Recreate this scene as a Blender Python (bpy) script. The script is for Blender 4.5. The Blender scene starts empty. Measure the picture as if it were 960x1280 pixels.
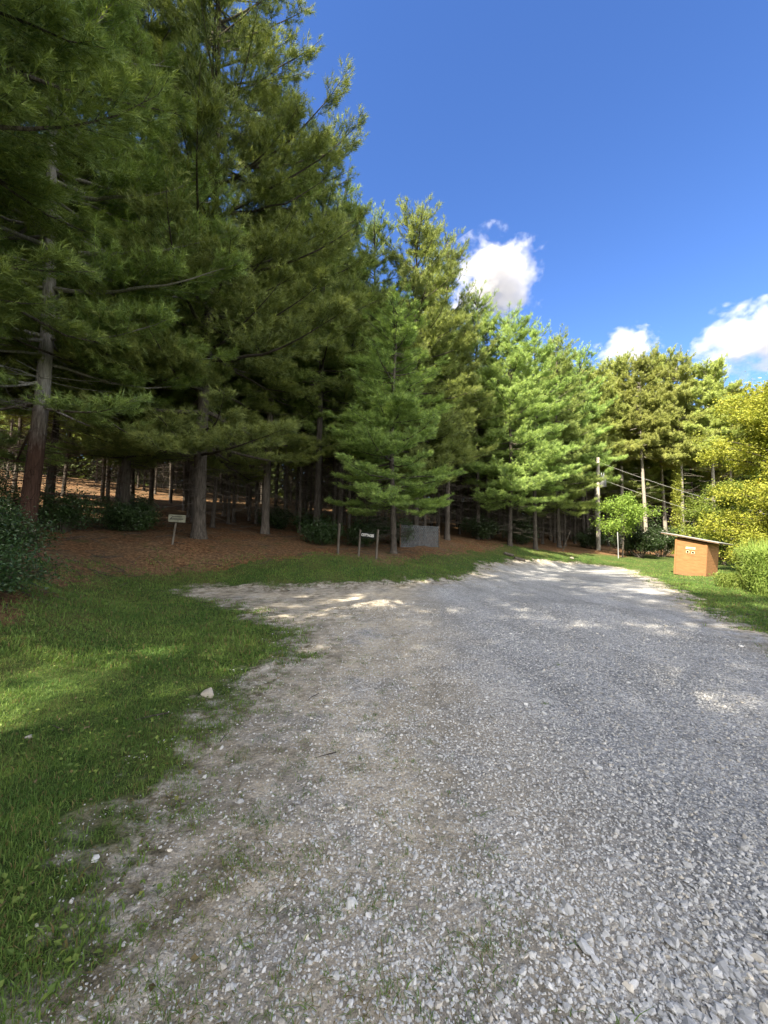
import bpy, math, random
import numpy as np
from mathutils import Matrix, Vector

random.seed(7)
RNG = np.random.default_rng(11)
R = math.radians
sc = bpy.context.scene
COL = sc.collection

# ------------------------------------------------------------------ camera
CAM = np.array([0.0, 0.0, 1.55])
F, CX, CY = 500.0, 480.0, 640.0            # focal length in pixels of a 960 x 1280 picture
PITCH, ROLL = R(3.7), R(0.8)
cm = Matrix.Rotation(R(90) + PITCH, 4, 'X') @ Matrix.Rotation(ROLL, 4, 'Z')
cam_d = bpy.data.cameras.new('camera')
cam = bpy.data.objects.new('camera', cam_d)
COL.objects.link(cam)
cam.matrix_world = Matrix.Translation(Vector(CAM)) @ cm
cam_d.sensor_fit = 'VERTICAL'
cam_d.sensor_height = 36
cam_d.lens = F / 1280 * 36
cam_d.clip_start, cam_d.clip_end = 0.05, 6000
sc.camera = cam


def ray(px, py):
    v = cm.to_3x3() @ Vector(((px - CX) / F, -(py - CY) / F, -1))
    return np.array(v)


# ------------------------------------------------------------------ noise and terrain
def _hash(ix, iy, seed):
    h = (ix.astype(np.int64) * 374761393 + iy.astype(np.int64) * 668265263 + seed * 1442695041) & 0x7fffffff
    h = ((h ^ (h >> 13)) * 1274126177) & 0x7fffffff
    return ((h ^ (h >> 16)) & 0xffff) / 65535.0


def vnoise(x, y, seed=0):
    ix, iy = np.floor(x), np.floor(y)
    fx, fy = x - ix, y - iy
    fx, fy = fx * fx * (3 - 2 * fx), fy * fy * (3 - 2 * fy)
    a, b = _hash(ix, iy, seed), _hash(ix + 1, iy, seed)
    c, d = _hash(ix, iy + 1, seed), _hash(ix + 1, iy + 1, seed)
    return (a + (b - a) * fx) * (1 - fy) + (c + (d - c) * fx) * fy


def fbm(x, y, seed=0, oct=4):
    s, a, t = 0, 0.5, 0
    for o in range(oct):
        s = s + a * vnoise(x * 2 ** o, y * 2 ** o, seed + o * 17)
        t += a
        a *= 0.5
    return s / t


CTRL = np.array([
    # road and lawns
    (0, -15, 0), (3, -15, 0), (0, 0, 0), (2, 0, 0), (0, 3, 0), (3, 3, 0), (-1, 2, .01), (-2.5, 2, .05), (-3, 0, .1), (-2, 6, .03),
    (-3.5, 5, .08), (0, 6, 0), (4, 6, 0), (6, 5, 0), (-3, 9, .06), (0, 9, .02), (4, 10, 0), (8, 9, -.02), (-5.5, 10.5, .16), (-2, 11.2, .1),
    (1, 11.5, .08), (4, 14, .03), (8, 14, 0), (12, 14, -.03), (6, 18.5, .03), (10, 19, 0), (14, 18, -.03), (18, 16, -.05), (9, 23, .02),
    (13, 24, 0), (17, 23, -.05), (22, 22, -.1), (12, 8, -.08), (10, 2, -.1), (9, -6, -.1), (20, 10, -.25), (30, 10, -.5), (30, 24, -.2), (20, 28, .1),
    # bank and wood
    (-4.6, 4.8, .3), (-6.4, 8.2, .35), (-6.2, 6.0, 1.0), (-8, 8.5, 1.15), (-9.9, 11, 1.3), (-7.6, 11.4, .7), (-6.3, 12.2, .4), (-6.8, 13.4, 1.2), (-7, 15, 1.45),
    (-5, 13.0, .5), (-4.4, 14.6, .95), (-4.7, 18, 1.6), (-1.8, 12.8, .45), (-1.74, 14.8, .92), (0, 14.2, .68), (.5, 16.3, .86), (-2.5, 18.5, 1.35),
    (1.8, 14.5, .4), (2, 20, 1.2), (4, 18, .45), (5, 22, .75), (7.9, 26, 1.2), (10, 28, 1.05), (6, 30, 1.8), (14, 29, .7), (20, 33, .6), (28, 36, .3), (34, 32, 0),
    (-6.5, 3, .9), (-5.2, 0, .7), (-7, -3, 1.0), (-6, -8, .8), (-12, 3, 1.9), (-14, -4, 2.0), (-12, 18, 2.2), (-27, 35, 5.2), (-15, 30, 3.6), (-6, 28, 2.7), (-30, 18, 4.4), (-28, 0, 4.2),
    (0, 35, 2.8), (20, 50, 2.0), (5, 55, 4.6), (-20, 60, 7.5), (40, 50, .8),
    (-90, 0, 12), (-80, 70, 14), (-40, 110, 15), (20, 120, 9), (80, 100, 4), (100, 30, 0), (90, -50, -1), (20, -80, 0), (-60, -70, 7),
    (-260, 0, 20), (-200, 200, 22), (0, 280, 18), (200, 200, 8), (280, 0, 0), (200, -200, -2), (0, -280, 0), (-200, -200, 10),
], float)


def _tps(r2):
    return r2 * np.log(r2 + 1e-9)


_n = len(CTRL)
_A = np.zeros((_n + 3, _n + 3))
_P = np.c_[np.ones(_n), CTRL[:, :2]]
_A[:_n, :_n] = _tps(((CTRL[:, None, :2] - CTRL[None, :, :2]) ** 2).sum(-1)) + np.eye(_n) * 0.6
_A[:_n, _n:] = _P
_A[_n:, :_n] = _P.T
_W = np.linalg.solve(_A, np.r_[CTRL[:, 2], 0, 0, 0])


def hgt(x, y):
    x, y = np.asarray(x, float), np.asarray(y, float)
    z = _W[_n] + _W[_n + 1] * x + _W[_n + 2] * y
    for i in range(_n):
        z = z + _W[i] * _tps((x - CTRL[i, 0]) ** 2 + (y - CTRL[i, 1]) ** 2)
    return z


def h1(x, y):
    return float(hgt(np.array([x]), np.array([y]))[0])


def at(px, py):
    d = ray(px, py)
    t0, t = 0.5, 0.5
    while t < 160:
        p = CAM + d * t
        if p[2] < h1(p[0], p[1]):
            break
        t0 = t
        t *= 1.06
    for _ in range(18):
        m = (t0 + t) / 2
        p = CAM + d * m
        if p[2] < h1(p[0], p[1]):
            t = m
        else:
            t0 = m
    return CAM + d * t


def on(x, y, dz=0.0):
    return (x, y, h1(x, y) + dz)


def z_for(px, py, Y):
    d = ray(px, py)
    return CAM[2] + d[2] / d[1] * Y, d[0] / d[1] * Y


# ------------------------------------------------------------------ mesh helpers
def link(name, me, mats, parent=None):
    o = bpy.data.objects.new(name, me)
    COL.objects.link(o)
    for m in (mats if isinstance(mats, (list, tuple)) else [mats]):
        me.materials.append(m)
    if parent:
        o.parent = parent
    return o


def mesh(V, faces, attr=None, smooth=False, name='mesh'):
    """V (n,3); faces: list of (m,k) index arrays; attr: {name: per-vertex float or (n,3)}"""
    me = bpy.data.meshes.new(name)
    V = np.ascontiguousarray(V, np.float32)
    faces = [np.asarray(f, np.int32) for f in faces if len(f)]
    me.vertices.add(len(V))
    me.vertices.foreach_set('co', V.ravel())
    nl = sum(f.size for f in faces)
    npoly = sum(len(f) for f in faces)
    me.loops.add(nl)
    me.polygons.add(npoly)
    me.loops.foreach_set('vertex_index', np.concatenate([f.ravel() for f in faces]))
    st, o = [], 0
    for f in faces:
        st.append(o + np.arange(len(f)) * f.shape[1])
        o += f.size
    me.polygons.foreach_set('loop_start', np.concatenate(st).astype(np.int32))
    me.polygons.foreach_set('use_smooth', np.full(npoly, smooth))
    for k, a in (attr or {}).items():
        a = np.asarray(a, np.float32)
        if a.ndim == 1:
            me.attributes.new(k, 'FLOAT', 'POINT').data.foreach_set('value', a)
        else:
            c = np.c_[a, np.ones(len(a), np.float32)]
            me.attributes.new(k, 'FLOAT_COLOR', 'POINT').data.foreach_set('color', c.ravel())
    me.update(calc_edges=True)
    me.validate()
    return me


class MB:
    def __init__(self):
        self.V, self.F3, self.F4, self.n = [], [], [], 0

    def add(self, V, F):
        F = np.asarray(F) + self.n
        (self.F3 if F.shape[1] == 3 else self.F4).append(F)
        self.V.append(np.asarray(V, float))
        self.n += len(V)

    def tube(self, P, rad, sides=6, cap=True):
        P = np.asarray(P, float)
        rad = np.broadcast_to(np.asarray(rad, float), (len(P),))
        T = np.gradient(P, axis=0)
        T /= np.linalg.norm(T, axis=1)[:, None] + 1e-9
        ref = np.array([0, 0, 1.0]) if abs(T[0, 2]) < 0.8 else np.array([1.0, 0, 0])
        A = np.cross(T, ref)
        A /= np.linalg.norm(A, axis=1)[:, None] + 1e-9
        B = np.cross(T, A)
        th = np.arange(sides) / sides * 2 * math.pi
        V = P[:, None] + rad[:, None, None] * (np.cos(th)[None, :, None] * A[:, None] + np.sin(th)[None, :, None] * B[:, None])
        k = len(P)
        i, j = np.meshgrid(np.arange(k - 1), np.arange(sides), indexing='ij')
        j2 = (j + 1) % sides
        Fq = np.stack([i * sides + j, i * sides + j2, (i + 1) * sides + j2, (i + 1) * sides + j], -1).reshape(-1, 4)
        base = self.n
        self.add(V.reshape(-1, 3), Fq)
        if cap:
            for off, c in ((0, P[0]), ((k - 1) * sides, P[-1])):
                ci = self.n
                self.V.append(c[None])
                self.n += 1
                jj = np.arange(sides)
                self.F3.append(np.stack([base + off + jj, base + off + (jj + 1) % sides, np.full(sides, ci)], -1))

    def box(self, c, s, rot=None, bev=0.0):
        x, y, z = np.asarray(s, float) / 2
        b = min(bev, x * .45, y * .45, z * .45)
        if b <= 0:
            V = np.array([(sx * x, sy * y, sz * z) for sx in (-1, 1) for sy in (-1, 1) for sz in (-1, 1)])
            Fq = [(0, 1, 3, 2), (4, 6, 7, 5), (0, 4, 5, 1), (2, 3, 7, 6), (0, 2, 6, 4), (1, 5, 7, 3)]
            if rot is not None:
                V = V @ np.array(rot.to_3x3()).T
            self.add(V + np.asarray(c), Fq)
            return
        import bmesh
        bm = bmesh.new()
        bmesh.ops.create_cube(bm, size=1)
        for v in bm.verts:
            v.co = Vector((v.co.x * s[0], v.co.y * s[1], v.co.z * s[2]))
        bmesh.ops.bevel(bm, geom=bm.edges[:], offset=b, segments=2, affect='EDGES', profile=.5)
        bmesh.ops.triangulate(bm, faces=bm.faces[:])
        bm.verts.index_update()
        V = np.array([v.co for v in bm.verts])
        Ft = np.array([[v.index for v in f.verts] for f in bm.faces])
        bm.free()
        if rot is not None:
            V = V @ np.array(rot.to_3x3()).T
        self.add(V + np.asarray(c), Ft)

    def mesh(self, smooth=False, attr=None):
        f = []
        if self.F3:
            f.append(np.concatenate(self.F3))
        if self.F4:
            f.append(np.concatenate(self.F4))
        return mesh(np.concatenate(self.V), f, attr, smooth)


def tag(o, label=None, cat=None, group=None, kind=None):
    for k, v in (('label', label), ('category', cat), ('group', group), ('kind', kind)):
        if v:
            o[k] = v
    return o


def empty(name, loc, label, cat, group=None, rz=0):
    o = bpy.data.objects.new(name, None)
    COL.objects.link(o)
    o.location = loc
    o.rotation_euler = (0, 0, rz)
    o.empty_display_size = 0.3
    return tag(o, label, cat, group)


def copy_tree(root, loc, rz, s, label, group, cat=None):
    r = root.copy()
    COL.objects.link(r)
    r.location, r.rotation_euler, r.scale = loc, (0, 0, rz), s
    tag(r, label, cat)
    if group:
        r['group'] = group
    elif 'group' in r:
        del r['group']
    for ch in list(root.children):
        c = ch.copy()
        COL.objects.link(c)
        c.parent = r
    return r


# ------------------------------------------------------------------ materials
class NT:
    def __init__(self, name):
        self.m = bpy.data.materials.new(name)
        self.m.use_nodes = True
        self.t = self.m.node_tree
        self.b = self.t.nodes['Principled BSDF']
        self.out = self.t.nodes['Material Output']

    def n(self, typ, **kw):
        nd = self.t.nodes.new(typ)
        for k, v in kw.items():
            if k in nd.inputs:
                nd.inputs[k].default_value = v
            else:
                setattr(nd, k, v)
        return nd

    def l(self, a, b):
        self.t.links.new(a, b)

    def ramp(self, fac, stops):
        r = self.n('ShaderNodeValToRGB')
        e = r.color_ramp.elements
        while len(e) < len(stops):
            e.new(0.5)
        for el, (p, c) in zip(e, stops):
            el.position = p
            el.color = (*c, 1) if len(c) == 3 else c
        self.l(fac, r.inputs[0])
        return r.outputs[0]

    def noise(self, vec, scale, detail=4, rough=.55):
        nd = self.n('ShaderNodeTexNoise', Scale=scale, Detail=detail, Roughness=rough)
        if vec is not None:
            self.l(vec, nd.inputs['Vector'])
        return nd.outputs['Fac']

    def mix(self, fac, a, b, mode='MIX'):
        nd = self.n('ShaderNodeMix', data_type='RGBA', blend_type=mode)
        for s, v in ((0, fac), (6, a), (7, b)):
            if hasattr(v, 'links'):
                self.l(v, nd.inputs[s])
            else:
                nd.inputs[s].default_value = v if s == 0 else (*v, 1)
        return nd.outputs[2]

    def math(self, op, a, b=0.0, clamp=False):
        nd = self.n('ShaderNodeMath', operation=op, use_clamp=clamp)
        for i, v in enumerate((a, b)):
            if hasattr(v, 'links'):
                self.l(v, nd.inputs[i])
            else:
                nd.inputs[i].default_value = v
        return nd.outputs[0]

    def attr(self, name):
        return self.n('ShaderNodeAttribute', attribute_name=name)

    def bump(self, h, strength=.5, dist=.02, prev=None):
        nd = self.n('ShaderNodeBump', Strength=strength, Distance=dist)
        self.l(h, nd.inputs['Height'])
        if prev is not None:
            self.l(prev, nd.inputs['Normal'])
        return nd.outputs[0]

    def done(self, col=None, rough=.8, spec=.3, normal=None):
        if col is not None:
            if hasattr(col, 'links'):
                self.l(col, self.b.inputs['Base Color'])
            else:
                self.b.inputs['Base Color'].default_value = (*col, 1)
        self.b.inputs['Roughness'].default_value = rough
        self.b.inputs['Specular IOR Level'].default_value = spec
        if normal is not None:
            self.l(normal, self.b.inputs['Normal'])
        return self.m


def leaf_mat(name, dark, light, trans=.4, rand=.25, rough=.55, spec=.25, tcol=None, brown=None):
    m = NT(name)
    a = m.attr('tone').outputs['Fac']
    oi = m.n('ShaderNodeObjectInfo')
    col = m.mix(a, dark, light)
    if brown:
        g = m.math('MULTIPLY', m.math('SUBTRACT', a, .95), 20, True)
        col = m.mix(g, col, brown)
    hs = m.n('ShaderNodeHueSaturation')
    m.l(m.math('ADD', m.math('MULTIPLY', oi.outputs['Random'], .03), .485), hs.inputs['Hue'])
    m.l(m.math('ADD', m.math('MULTIPLY', oi.outputs['Random'], rand * 2), 1 - rand), hs.inputs['Value'])
    m.l(col, hs.inputs['Color'])
    col = hs.outputs[0]
    m.done(col, rough, spec)
    tr = m.n('ShaderNodeBsdfTranslucent')
    tc = m.mix(1.0, col, tcol or (1.25, 1.25, .55), 'MULTIPLY')
    m.l(tc, tr.inputs[0])
    mx = m.n('ShaderNodeMixShader', Fac=trans)
    m.l(m.b.outputs[0], mx.inputs[1])
    m.l(tr.outputs[0], mx.inputs[2])
    m.l(mx.outputs[0], m.out.inputs[0])
    return m.m


M = {}
M['needles'] = leaf_mat('pine needles', (.042, .098, .046), (.39, .47, .13), .32, brown=(.18, .13, .05))
M['needles_olive'] = leaf_mat('olive pine needles', (.10, .142, .046), (.42, .46, .13), .30, brown=(.17, .12, .05))
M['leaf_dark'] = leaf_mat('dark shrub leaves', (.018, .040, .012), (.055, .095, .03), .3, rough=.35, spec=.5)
M['leaf_lime'] = leaf_mat('lime leaves', (.10, .16, .03), (.24, .30, .06), .42)
M['leaf_yellow'] = leaf_mat('yellowing leaves', (.16, .205, .032), (.385, .375, .062), .42, rand=.1, brown=(.36, .24, .03))
M['leaf_vine'] = leaf_mat('vine leaves', (.14, .18, .03), (.30, .32, .06), .4)
M['weed'] = leaf_mat('weed leaves', (.13, .20, .04), (.28, .36, .09), .45)
M['grass'] = leaf_mat('grass blades', (.058, .118, .024), (.185, .262, .060), .35, rand=0, brown=(.17, .13, .06))
M['dry_leaf'] = leaf_mat('dry leaves', (.09, .065, .035), (.24, .19, .11), .2, rand=0)


def bark_mat(name, dark, light, low=None, z0=3, z1=5, moss=None):
    m = NT(name)
    tc = m.n('ShaderNodeTexCoord').outputs['Object']
    mp = m.n('ShaderNodeMapping')
    mp.inputs['Scale'].default_value = (11, 11, 1.3)
    m.l(tc, mp.inputs[0])
    f1 = m.noise(mp.outputs[0], 2.2, 6, .65)
    f2 = m.noise(tc, .9, 3)
    oi = m.n('ShaderNodeObjectInfo').outputs['Random']
    col = m.ramp(f1, [(.3, dark), (.52, tuple((a + b) / 2 for a, b in zip(dark, light))), (.72, light)])
    col = m.mix(m.math('MULTIPLY', f2, .5), col, tuple(c * .55 for c in dark))
    if low:
        sx = m.n('ShaderNodeSeparateXYZ')
        m.l(tc, sx.inputs[0])
        f = m.math('DIVIDE', m.math('SUBTRACT', m.math('ADD', sx.outputs[2], m.math('MULTIPLY', f1, 1.6)), z0), z1 - z0, True)
        low_c = m.ramp(f1, [(.35, tuple(c * .35 for c in low)), (.7, low)])
        col = m.mix(f, low_c, col)
    hs = m.n('ShaderNodeHueSaturation')
    m.l(m.math('ADD', m.math('MULTIPLY', oi, .5), .75), hs.inputs['Value'])
    m.l(col, hs.inputs['Color'])
    return m.done(hs.outputs[0], .9, .15, m.bump(f1, 1.0, .05))


M['bark'] = bark_mat('pine bark', (.026, .021, .017), (.20, .175, .15))
M['bark_pale'] = bark_mat('pale pine bark', (.16, .14, .115), (.42, .39, .34))
M['bark_near'] = bark_mat('grey and red pine bark', (.20, .185, .165), (.52, .50, .46), (.09, .050, .036), 3.4, 5.2)
M['wood_grey'] = bark_mat('weathered post wood', (.06, .052, .042), (.19, .165, .135))

# ------------------------------------------------------------------ pines
SUN_AZ = np.array([-0.660, -0.751])


def needles_of(P, D, ln, w, n, rng, spread=(14, 72), up=.14, age=None):
    """brush-like tufts at points P looking along D: n thin triangles each"""
    k = len(P)
    out = P * [1, 1, 0]
    out = out / (np.linalg.norm(out, axis=1)[:, None] + .3)
    P = np.repeat(P, n, 0)
    D = np.repeat(D, n, 0)
    tone = np.repeat(rng.random(k) * .45 + (0 if age is None else age * .35), n) + rng.random(k * n) * .2
    rv = rng.normal(size=(k * n, 3))
    rv -= (rv * D).sum(1)[:, None] * D
    rv /= np.linalg.norm(rv, axis=1)[:, None] + 1e-9
    al = np.radians(rng.uniform(*spread, k * n))
    d = D * np.cos(al)[:, None] + rv * np.sin(al)[:, None]
    d[:, 2] += up
    d /= np.linalg.norm(d, axis=1)[:, None]
    ref = rng.normal(size=(k * n, 3)) * .55 + out[:, None].repeat(n, 1).reshape(-1, 3) + [0, 0, .75]
    ref -= (ref * d).sum(1)[:, None] * d
    side = np.cross(d, ref)                       # flat side of each needle bundle turned up and outward
    side /= np.linalg.norm(side, axis=1)[:, None] + 1e-9
    L = ln * rng.uniform(.75, 1.2, k * n)
    P = P + D * (rng.uniform(-.5, .3, k * n) * ln)[:, None]
    V = np.empty((k * n, 3, 3))
    V[:, 0] = P + side * (w / 2)
    V[:, 1] = P - side * (w / 2)
    V[:, 2] = P + d * L[:, None]
    V[:, 2, 2] -= L * .12
    return V.reshape(-1, 3), np.repeat(tone, 3)


def pine(seed, H, zc, Rc, r0, ln=.13, w=.012, n=10, whorl=.5, per=(4, 6), lat=.16, tuft=.085, dead=40, dead_len=1.8, wood_lat=False,
         lit_side=None, prof=.8, sub=False, dead_z0=1.0, lean=0.0, gap=None, upb=.22, jit=.035):
    rng = np.random.default_rng(seed)
    mb = MB()
    # trunk
    zz = np.r_[-.25, 0, .12, .35, np.linspace(.8, H, 24)]
    ph, am = rng.uniform(0, 6.28, 2), rng.uniform(.04, .12, 2)
    ax = lambda z: np.stack([am[0] * np.sin(z * .35 + ph[0]) + lean * z, am[1] * np.sin(z * .28 + ph[1]), z], -1)
    rad = r0 * np.clip(1 - zz / H, 0, 1) ** .75 + .012
    rad = rad * (1 + .45 * np.exp(-np.clip(zz, 0, None) / .22))
    mb.tube(ax(zz), rad, 11)
    TW = [[], [], []]          # twig start, direction, length

    def branch(z, az, L, e0, droop, upt):
        s = np.linspace(0, 1, 9)
        bend = rng.normal(0, .12)
        hx = np.cos(az + bend * s) * s * L
        hy = np.sin(az + bend * s) * s * L
        hz = L * (math.tan(e0) * s - droop * s * (1 - s) * 2 + upt * s ** 3)
        return ax(np.full(9, z)) * 1.0 + np.stack([hx, hy, hz], -1) + np.c_[np.zeros((9, 2)), np.cumsum(rng.normal(0, .012 * L, 9))]

    z = zc
    while z < H - .35:
        t = (z - zc) / (H - zc)
        for _ in range(rng.integers(*per)):
            az = rng.uniform(0, 2 * math.pi)
            if gap and gap[2] < z < gap[3] and math.cos(az - gap[0]) > math.cos(gap[1]):
                continue
            L = (Rc * (1 - t) ** prof * (.66 + .34 * min(1, t / .12)) + .42) * rng.uniform(.62, 1.15)
            if lit_side is not None:
                L *= 1 + .25 * math.cos(az - lit_side)
            e0 = R(-8 + 52 * t ** 1.3) + rng.normal(0, .1)
            P = branch(z + rng.uniform(-.2, .2), az, L, e0, rng.uniform(.05, .16) * (1 - t), rng.uniform(.05, .2))
            mb.tube(P, np.linspace(.012 + .011 * L, .006, 9), 5, False)
            seg = np.gradient(P, axis=0)
            seg /= np.linalg.norm(seg, axis=1)[:, None]
            ns = max(3, int(L / lat))
            s = np.sort(np.clip(rng.uniform(.16 if L > 1.5 else .05, 1, ns), 0, 1))
            q = s * 8
            i0 = np.minimum(q.astype(int), 7)
            fr = (q - i0)[:, None]
            B = P[i0] * (1 - fr) + P[i0 + 1] * fr
            D = seg[i0]
            side = np.cross(D, [0, 0, 1.0])
            side /= np.linalg.norm(side, axis=1)[:, None] + 1e-9
            sg = np.where(rng.random(ns) < .5, 1, -1)[:, None]
            an = np.radians(rng.uniform(30, 65, ns) * (1 - .45 * s))[:, None]
            d = D * np.cos(an) + side * sg * np.sin(an)
            d[:, 2] += rng.uniform(-.05, .3, ns)
            d /= np.linalg.norm(d, axis=1)[:, None]
            ll = (.40 * L * np.clip(1.05 - s, 0, 1) ** .7 * rng.uniform(.6, 1.15, ns) + .14)
            TW[0].append(np.r_[B, P[-2:-1]])
            TW[1].append(np.r_[d, seg[-1:]])
            TW[2].append(np.r_[ll, [.25]])
            if wood_lat:
                for b, dd, l_ in zip(B[::2], d[::2], ll[::2]):
                    if l_ > .35:
                        mb.tube(np.stack([b, b + dd * l_ * .5, b + dd * l_ * .95 + [0, 0, .03]]), [.007, .005, .003], 3, False)
        z += whorl * rng.uniform(.75, 1.25) * (1 if t < .8 else .6)
    B, D, Ln = (np.concatenate(a) for a in TW)
    if sub:
        big = Ln > .45
        nb = 5
        bi = np.repeat(np.where(big)[0], nb)
        sfr = rng.uniform(.15, .85, len(bi))
        sd = np.cross(D[bi], [0, 0, 1.0])
        sd /= np.linalg.norm(sd, axis=1)[:, None] + 1e-9
        dd = D[bi] * .75 + sd * np.where(rng.random(len(bi)) < .5, .65, -.65)[:, None]
        dd[:, 2] += rng.uniform(-.1, .3, len(bi))
        dd /= np.linalg.norm(dd, axis=1)[:, None]
        B2 = B[bi] + D[bi] * (Ln[bi] * sfr)[:, None]
        L2 = .42 * Ln[bi] * (1 - sfr * .6) + .1
        B, D, Ln = np.r_[B, B2], np.r_[D, dd], np.r_[Ln, L2]
    cnt = np.maximum(2, (Ln / tuft).astype(int))
    idx = np.repeat(np.arange(len(B)), cnt)
    u = rng.random(len(idx)) ** .7
    u = .12 + .9 * u
    Pt = B[idx] + D[idx] * (Ln[idx] * u)[:, None]
    Pt[:, 2] += .10 * Ln[idx] * u ** 2 + rng.normal(0, jit, len(idx))
    Dt = D[idx] + rng.normal(0, .22, (len(idx), 3))
    Dt[:, 2] += upb
    Dt /= np.linalg.norm(Dt, axis=1)[:, None]
    V, tone = needles_of(Pt, Dt, ln, w, n, rng, age=np.clip(u, 0, 1) ** 1.5)
    crown = mesh(V, [np.arange(len(V)).reshape(-1, 3)], {'tone': tone}, name='crown')
    # dead lower branches
    for _ in range(dead):
        z = dead_z0 + (zc * 1.25 - dead_z0) * rng.random()
        az = rng.uniform(0, 6.28)
        L = rng.uniform(.3, 1) * dead_len
        P = branch(z, az, L, R(rng.uniform(-15, 18)), rng.uniform(0, .2), rng.uniform(-.25, .15))[::2]
        mb.tube(P, np.linspace(.010, .003, 5), 4, False)
        for _ in range(rng.integers(1, 5)):
            i = rng.integers(1, 4)
            a2 = az + rng.choice([-1, 1]) * rng.uniform(.5, 1.1)
            l2 = L * rng.uniform(.2, .45)
            e = P[i] + np.array([math.cos(a2) * l2, math.sin(a2) * l2, rng.uniform(-.25, .2) * l2])
            mb.tube(np.stack([P[i], e]), [.006, .003], 3, False)
    return mb.mesh(True), crown


PROTO = {}


def make_proto(key, seed, mats, **kw):
    tm, cm_ = pine(seed, **kw)
    tm.name, cm_.name = key + ' trunk', key + ' crown'
    tm.materials.append(M[mats[0]])
    cm_.materials.append(M[mats[1]])
    PROTO[key] = (tm, cm_, kw['H'])


near = dict(H=21.5, zc=3.2, Rc=5.6, r0=.23, ln=.19, w=.015, n=9, whorl=.62, per=(5, 7), lat=.16, tuft=.09, dead=70, dead_len=2.6, wood_lat=True, sub=True, prof=.5)
make_proto('near a', 3, ('bark', 'needles'), **near)
make_proto('near c', 6, ('bark', 'needles'), **{**near, 'H': 23.5, 'Rc': 6.4, 'prof': .36, 'whorl': .8, 'lat': .19})
make_proto('bank', 5, ('bark', 'needles'), **{**near, 'H': 21, 'zc': 7.5, 'Rc': 4.3, 'whorl': .74, 'per': (5, 7), 'lat': .22, 'n': 9, 'w': .014, 'tuft': .12})
make_proto('near b', 4, ('bark_near', 'needles'), **{**near, 'H': 20.5, 'zc': 3.8, 'Rc': 5.0, 'r0': .195, 'gap': (-1.84, .7, 4.4, 13)})
front = dict(H=18, zc=2.6, Rc=3.3, r0=.145, ln=.19, w=.017, n=10, upb=.4, jit=.06, whorl=.55, per=(4, 7), lat=.16, tuft=.10, dead=90, dead_len=2.4, sub=True, prof=.58)
for i, s in enumerate((21, 22, 23)):
    make_proto('front %d' % i, s, ('bark', 'needles'), **{**front, 'zc': (3.0, 5.0, 5.6)[i], 'Rc': (3.5, 3.0, 3.3)[i]})
inner = dict(H=18, zc=6.0, Rc=2.5, r0=.115, ln=.22, w=.028, n=8, whorl=.5, per=(4, 6), lat=.15, tuft=.11, dead=150, dead_len=2.0, sub=True, prof=.6)
for i, s in enumerate((31, 32, 33)):
    make_proto('inner %d' % i, s, ('bark', 'needles'), **inner)
olive = dict(H=18, zc=9.0, Rc=3.0, r0=.17, ln=.19, w=.026, n=12, upb=.55, jit=.09, whorl=.42, per=(5, 7), lat=.13, tuft=.10, dead=40, dead_len=2.0, sub=True, prof=.5)
for i, s in enumerate((41, 42)):
    make_proto('olive %d' % i, s, ('bark_pale', 'needles_olive'), **olive)

n_pines = 0


def put_pine(key, x, y, label, group=None, top=None, s=1.0, rz=None, sxy=None, tilt=0):
    """a pine standing at x, y; with top it is scaled to that height above its foot"""
    global n_pines
    n_pines += 1
    tm, cr, H = PROTO[key]
    z = h1(x, y)
    if top is not None:
        s = (top - z) / H
    e = empty('pine_tree', (x, y, z - .03), label, 'pine tree', group, random.uniform(0, 6.28) if rz is None else rz)
    e.scale = (sxy or (s * .5 + .5),) * 2 + (s,)
    e.rotation_euler = (tilt, 0, e.rotation_euler[2])
    for nm, me in (('trunk', tm), ('crown', cr)):
        o = bpy.data.objects.new(nm, me)
        COL.objects.link(o)
        o.parent = e
    return e


def pine_px(key, px, Y, top_py, label, group=None, **kw):
    ztop, x = z_for(px, top_py, Y)
    return put_pine(key, x, Y, label, group, top=ztop, **kw)


# the named front trees
put_pine('near b', -9.7, 10.9, 'tall pine at the left edge with grey upper and reddish lower bark', rz=1.0)
put_pine('near c', -6.9, 15.0, 'big pine with rough trunk right behind the small board sign', rz=0.4)
put_pine('near a', -10.4, 5.8, 'large pine whose boughs fill the upper left corner', rz=2.2, s=1.14)
put_pine('near a', -10.2, 15.6, 'dense dark pine standing between the reddish trunk and the board sign', rz=5.0, s=1.06, sxy=.72)
pine_px('front 1', 352, 18.0, 120, 'dark pine between the board sign and the tall lone post')
pine_px('front 2', 408, 18.6, 172, 'tall pine with sunlit top just behind the tall lone post')
pine_px('front 0', 494, 16.6, 372, 'dark pine with low boughs just right of the two sign posts', rz=3.4)
pine_px('front 1', 432, 21.0, 236, 'sunlit topped pine behind the lettered sign on the wooded bank')
pine_px('front 2', 470, 23.0, 282, 'narrow pine behind the lettered sign with lower sunlit top')
pine_px('front 0', 522, 21.5, 262, 'tallest sunlit pine in the middle, standing over the grey lattice screen', rz=1.7)
pine_px('front 1', 560, 25.0, 300, 'bright pine just right of the tallest middle pine')
pine_px('front 2', 596, 27.0, 372, 'pine below the large cloud, its side boughs facing the road')
pine_px('front 0', 636, 26.3, 392, 'broad pine standing at the far bend of the gravel road', rz=.6)
pine_px('front 1', 667, 27.5, 410, 'thin trunked pine beside the leaning pole at the bend')
pine_px('front 0', 694, 31.0, 420, 'layered pine with bright bough tiers beyond the road bend')
pine_px('front 2', 725, 35.0, 440, 'pine behind the utility pole')
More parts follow.
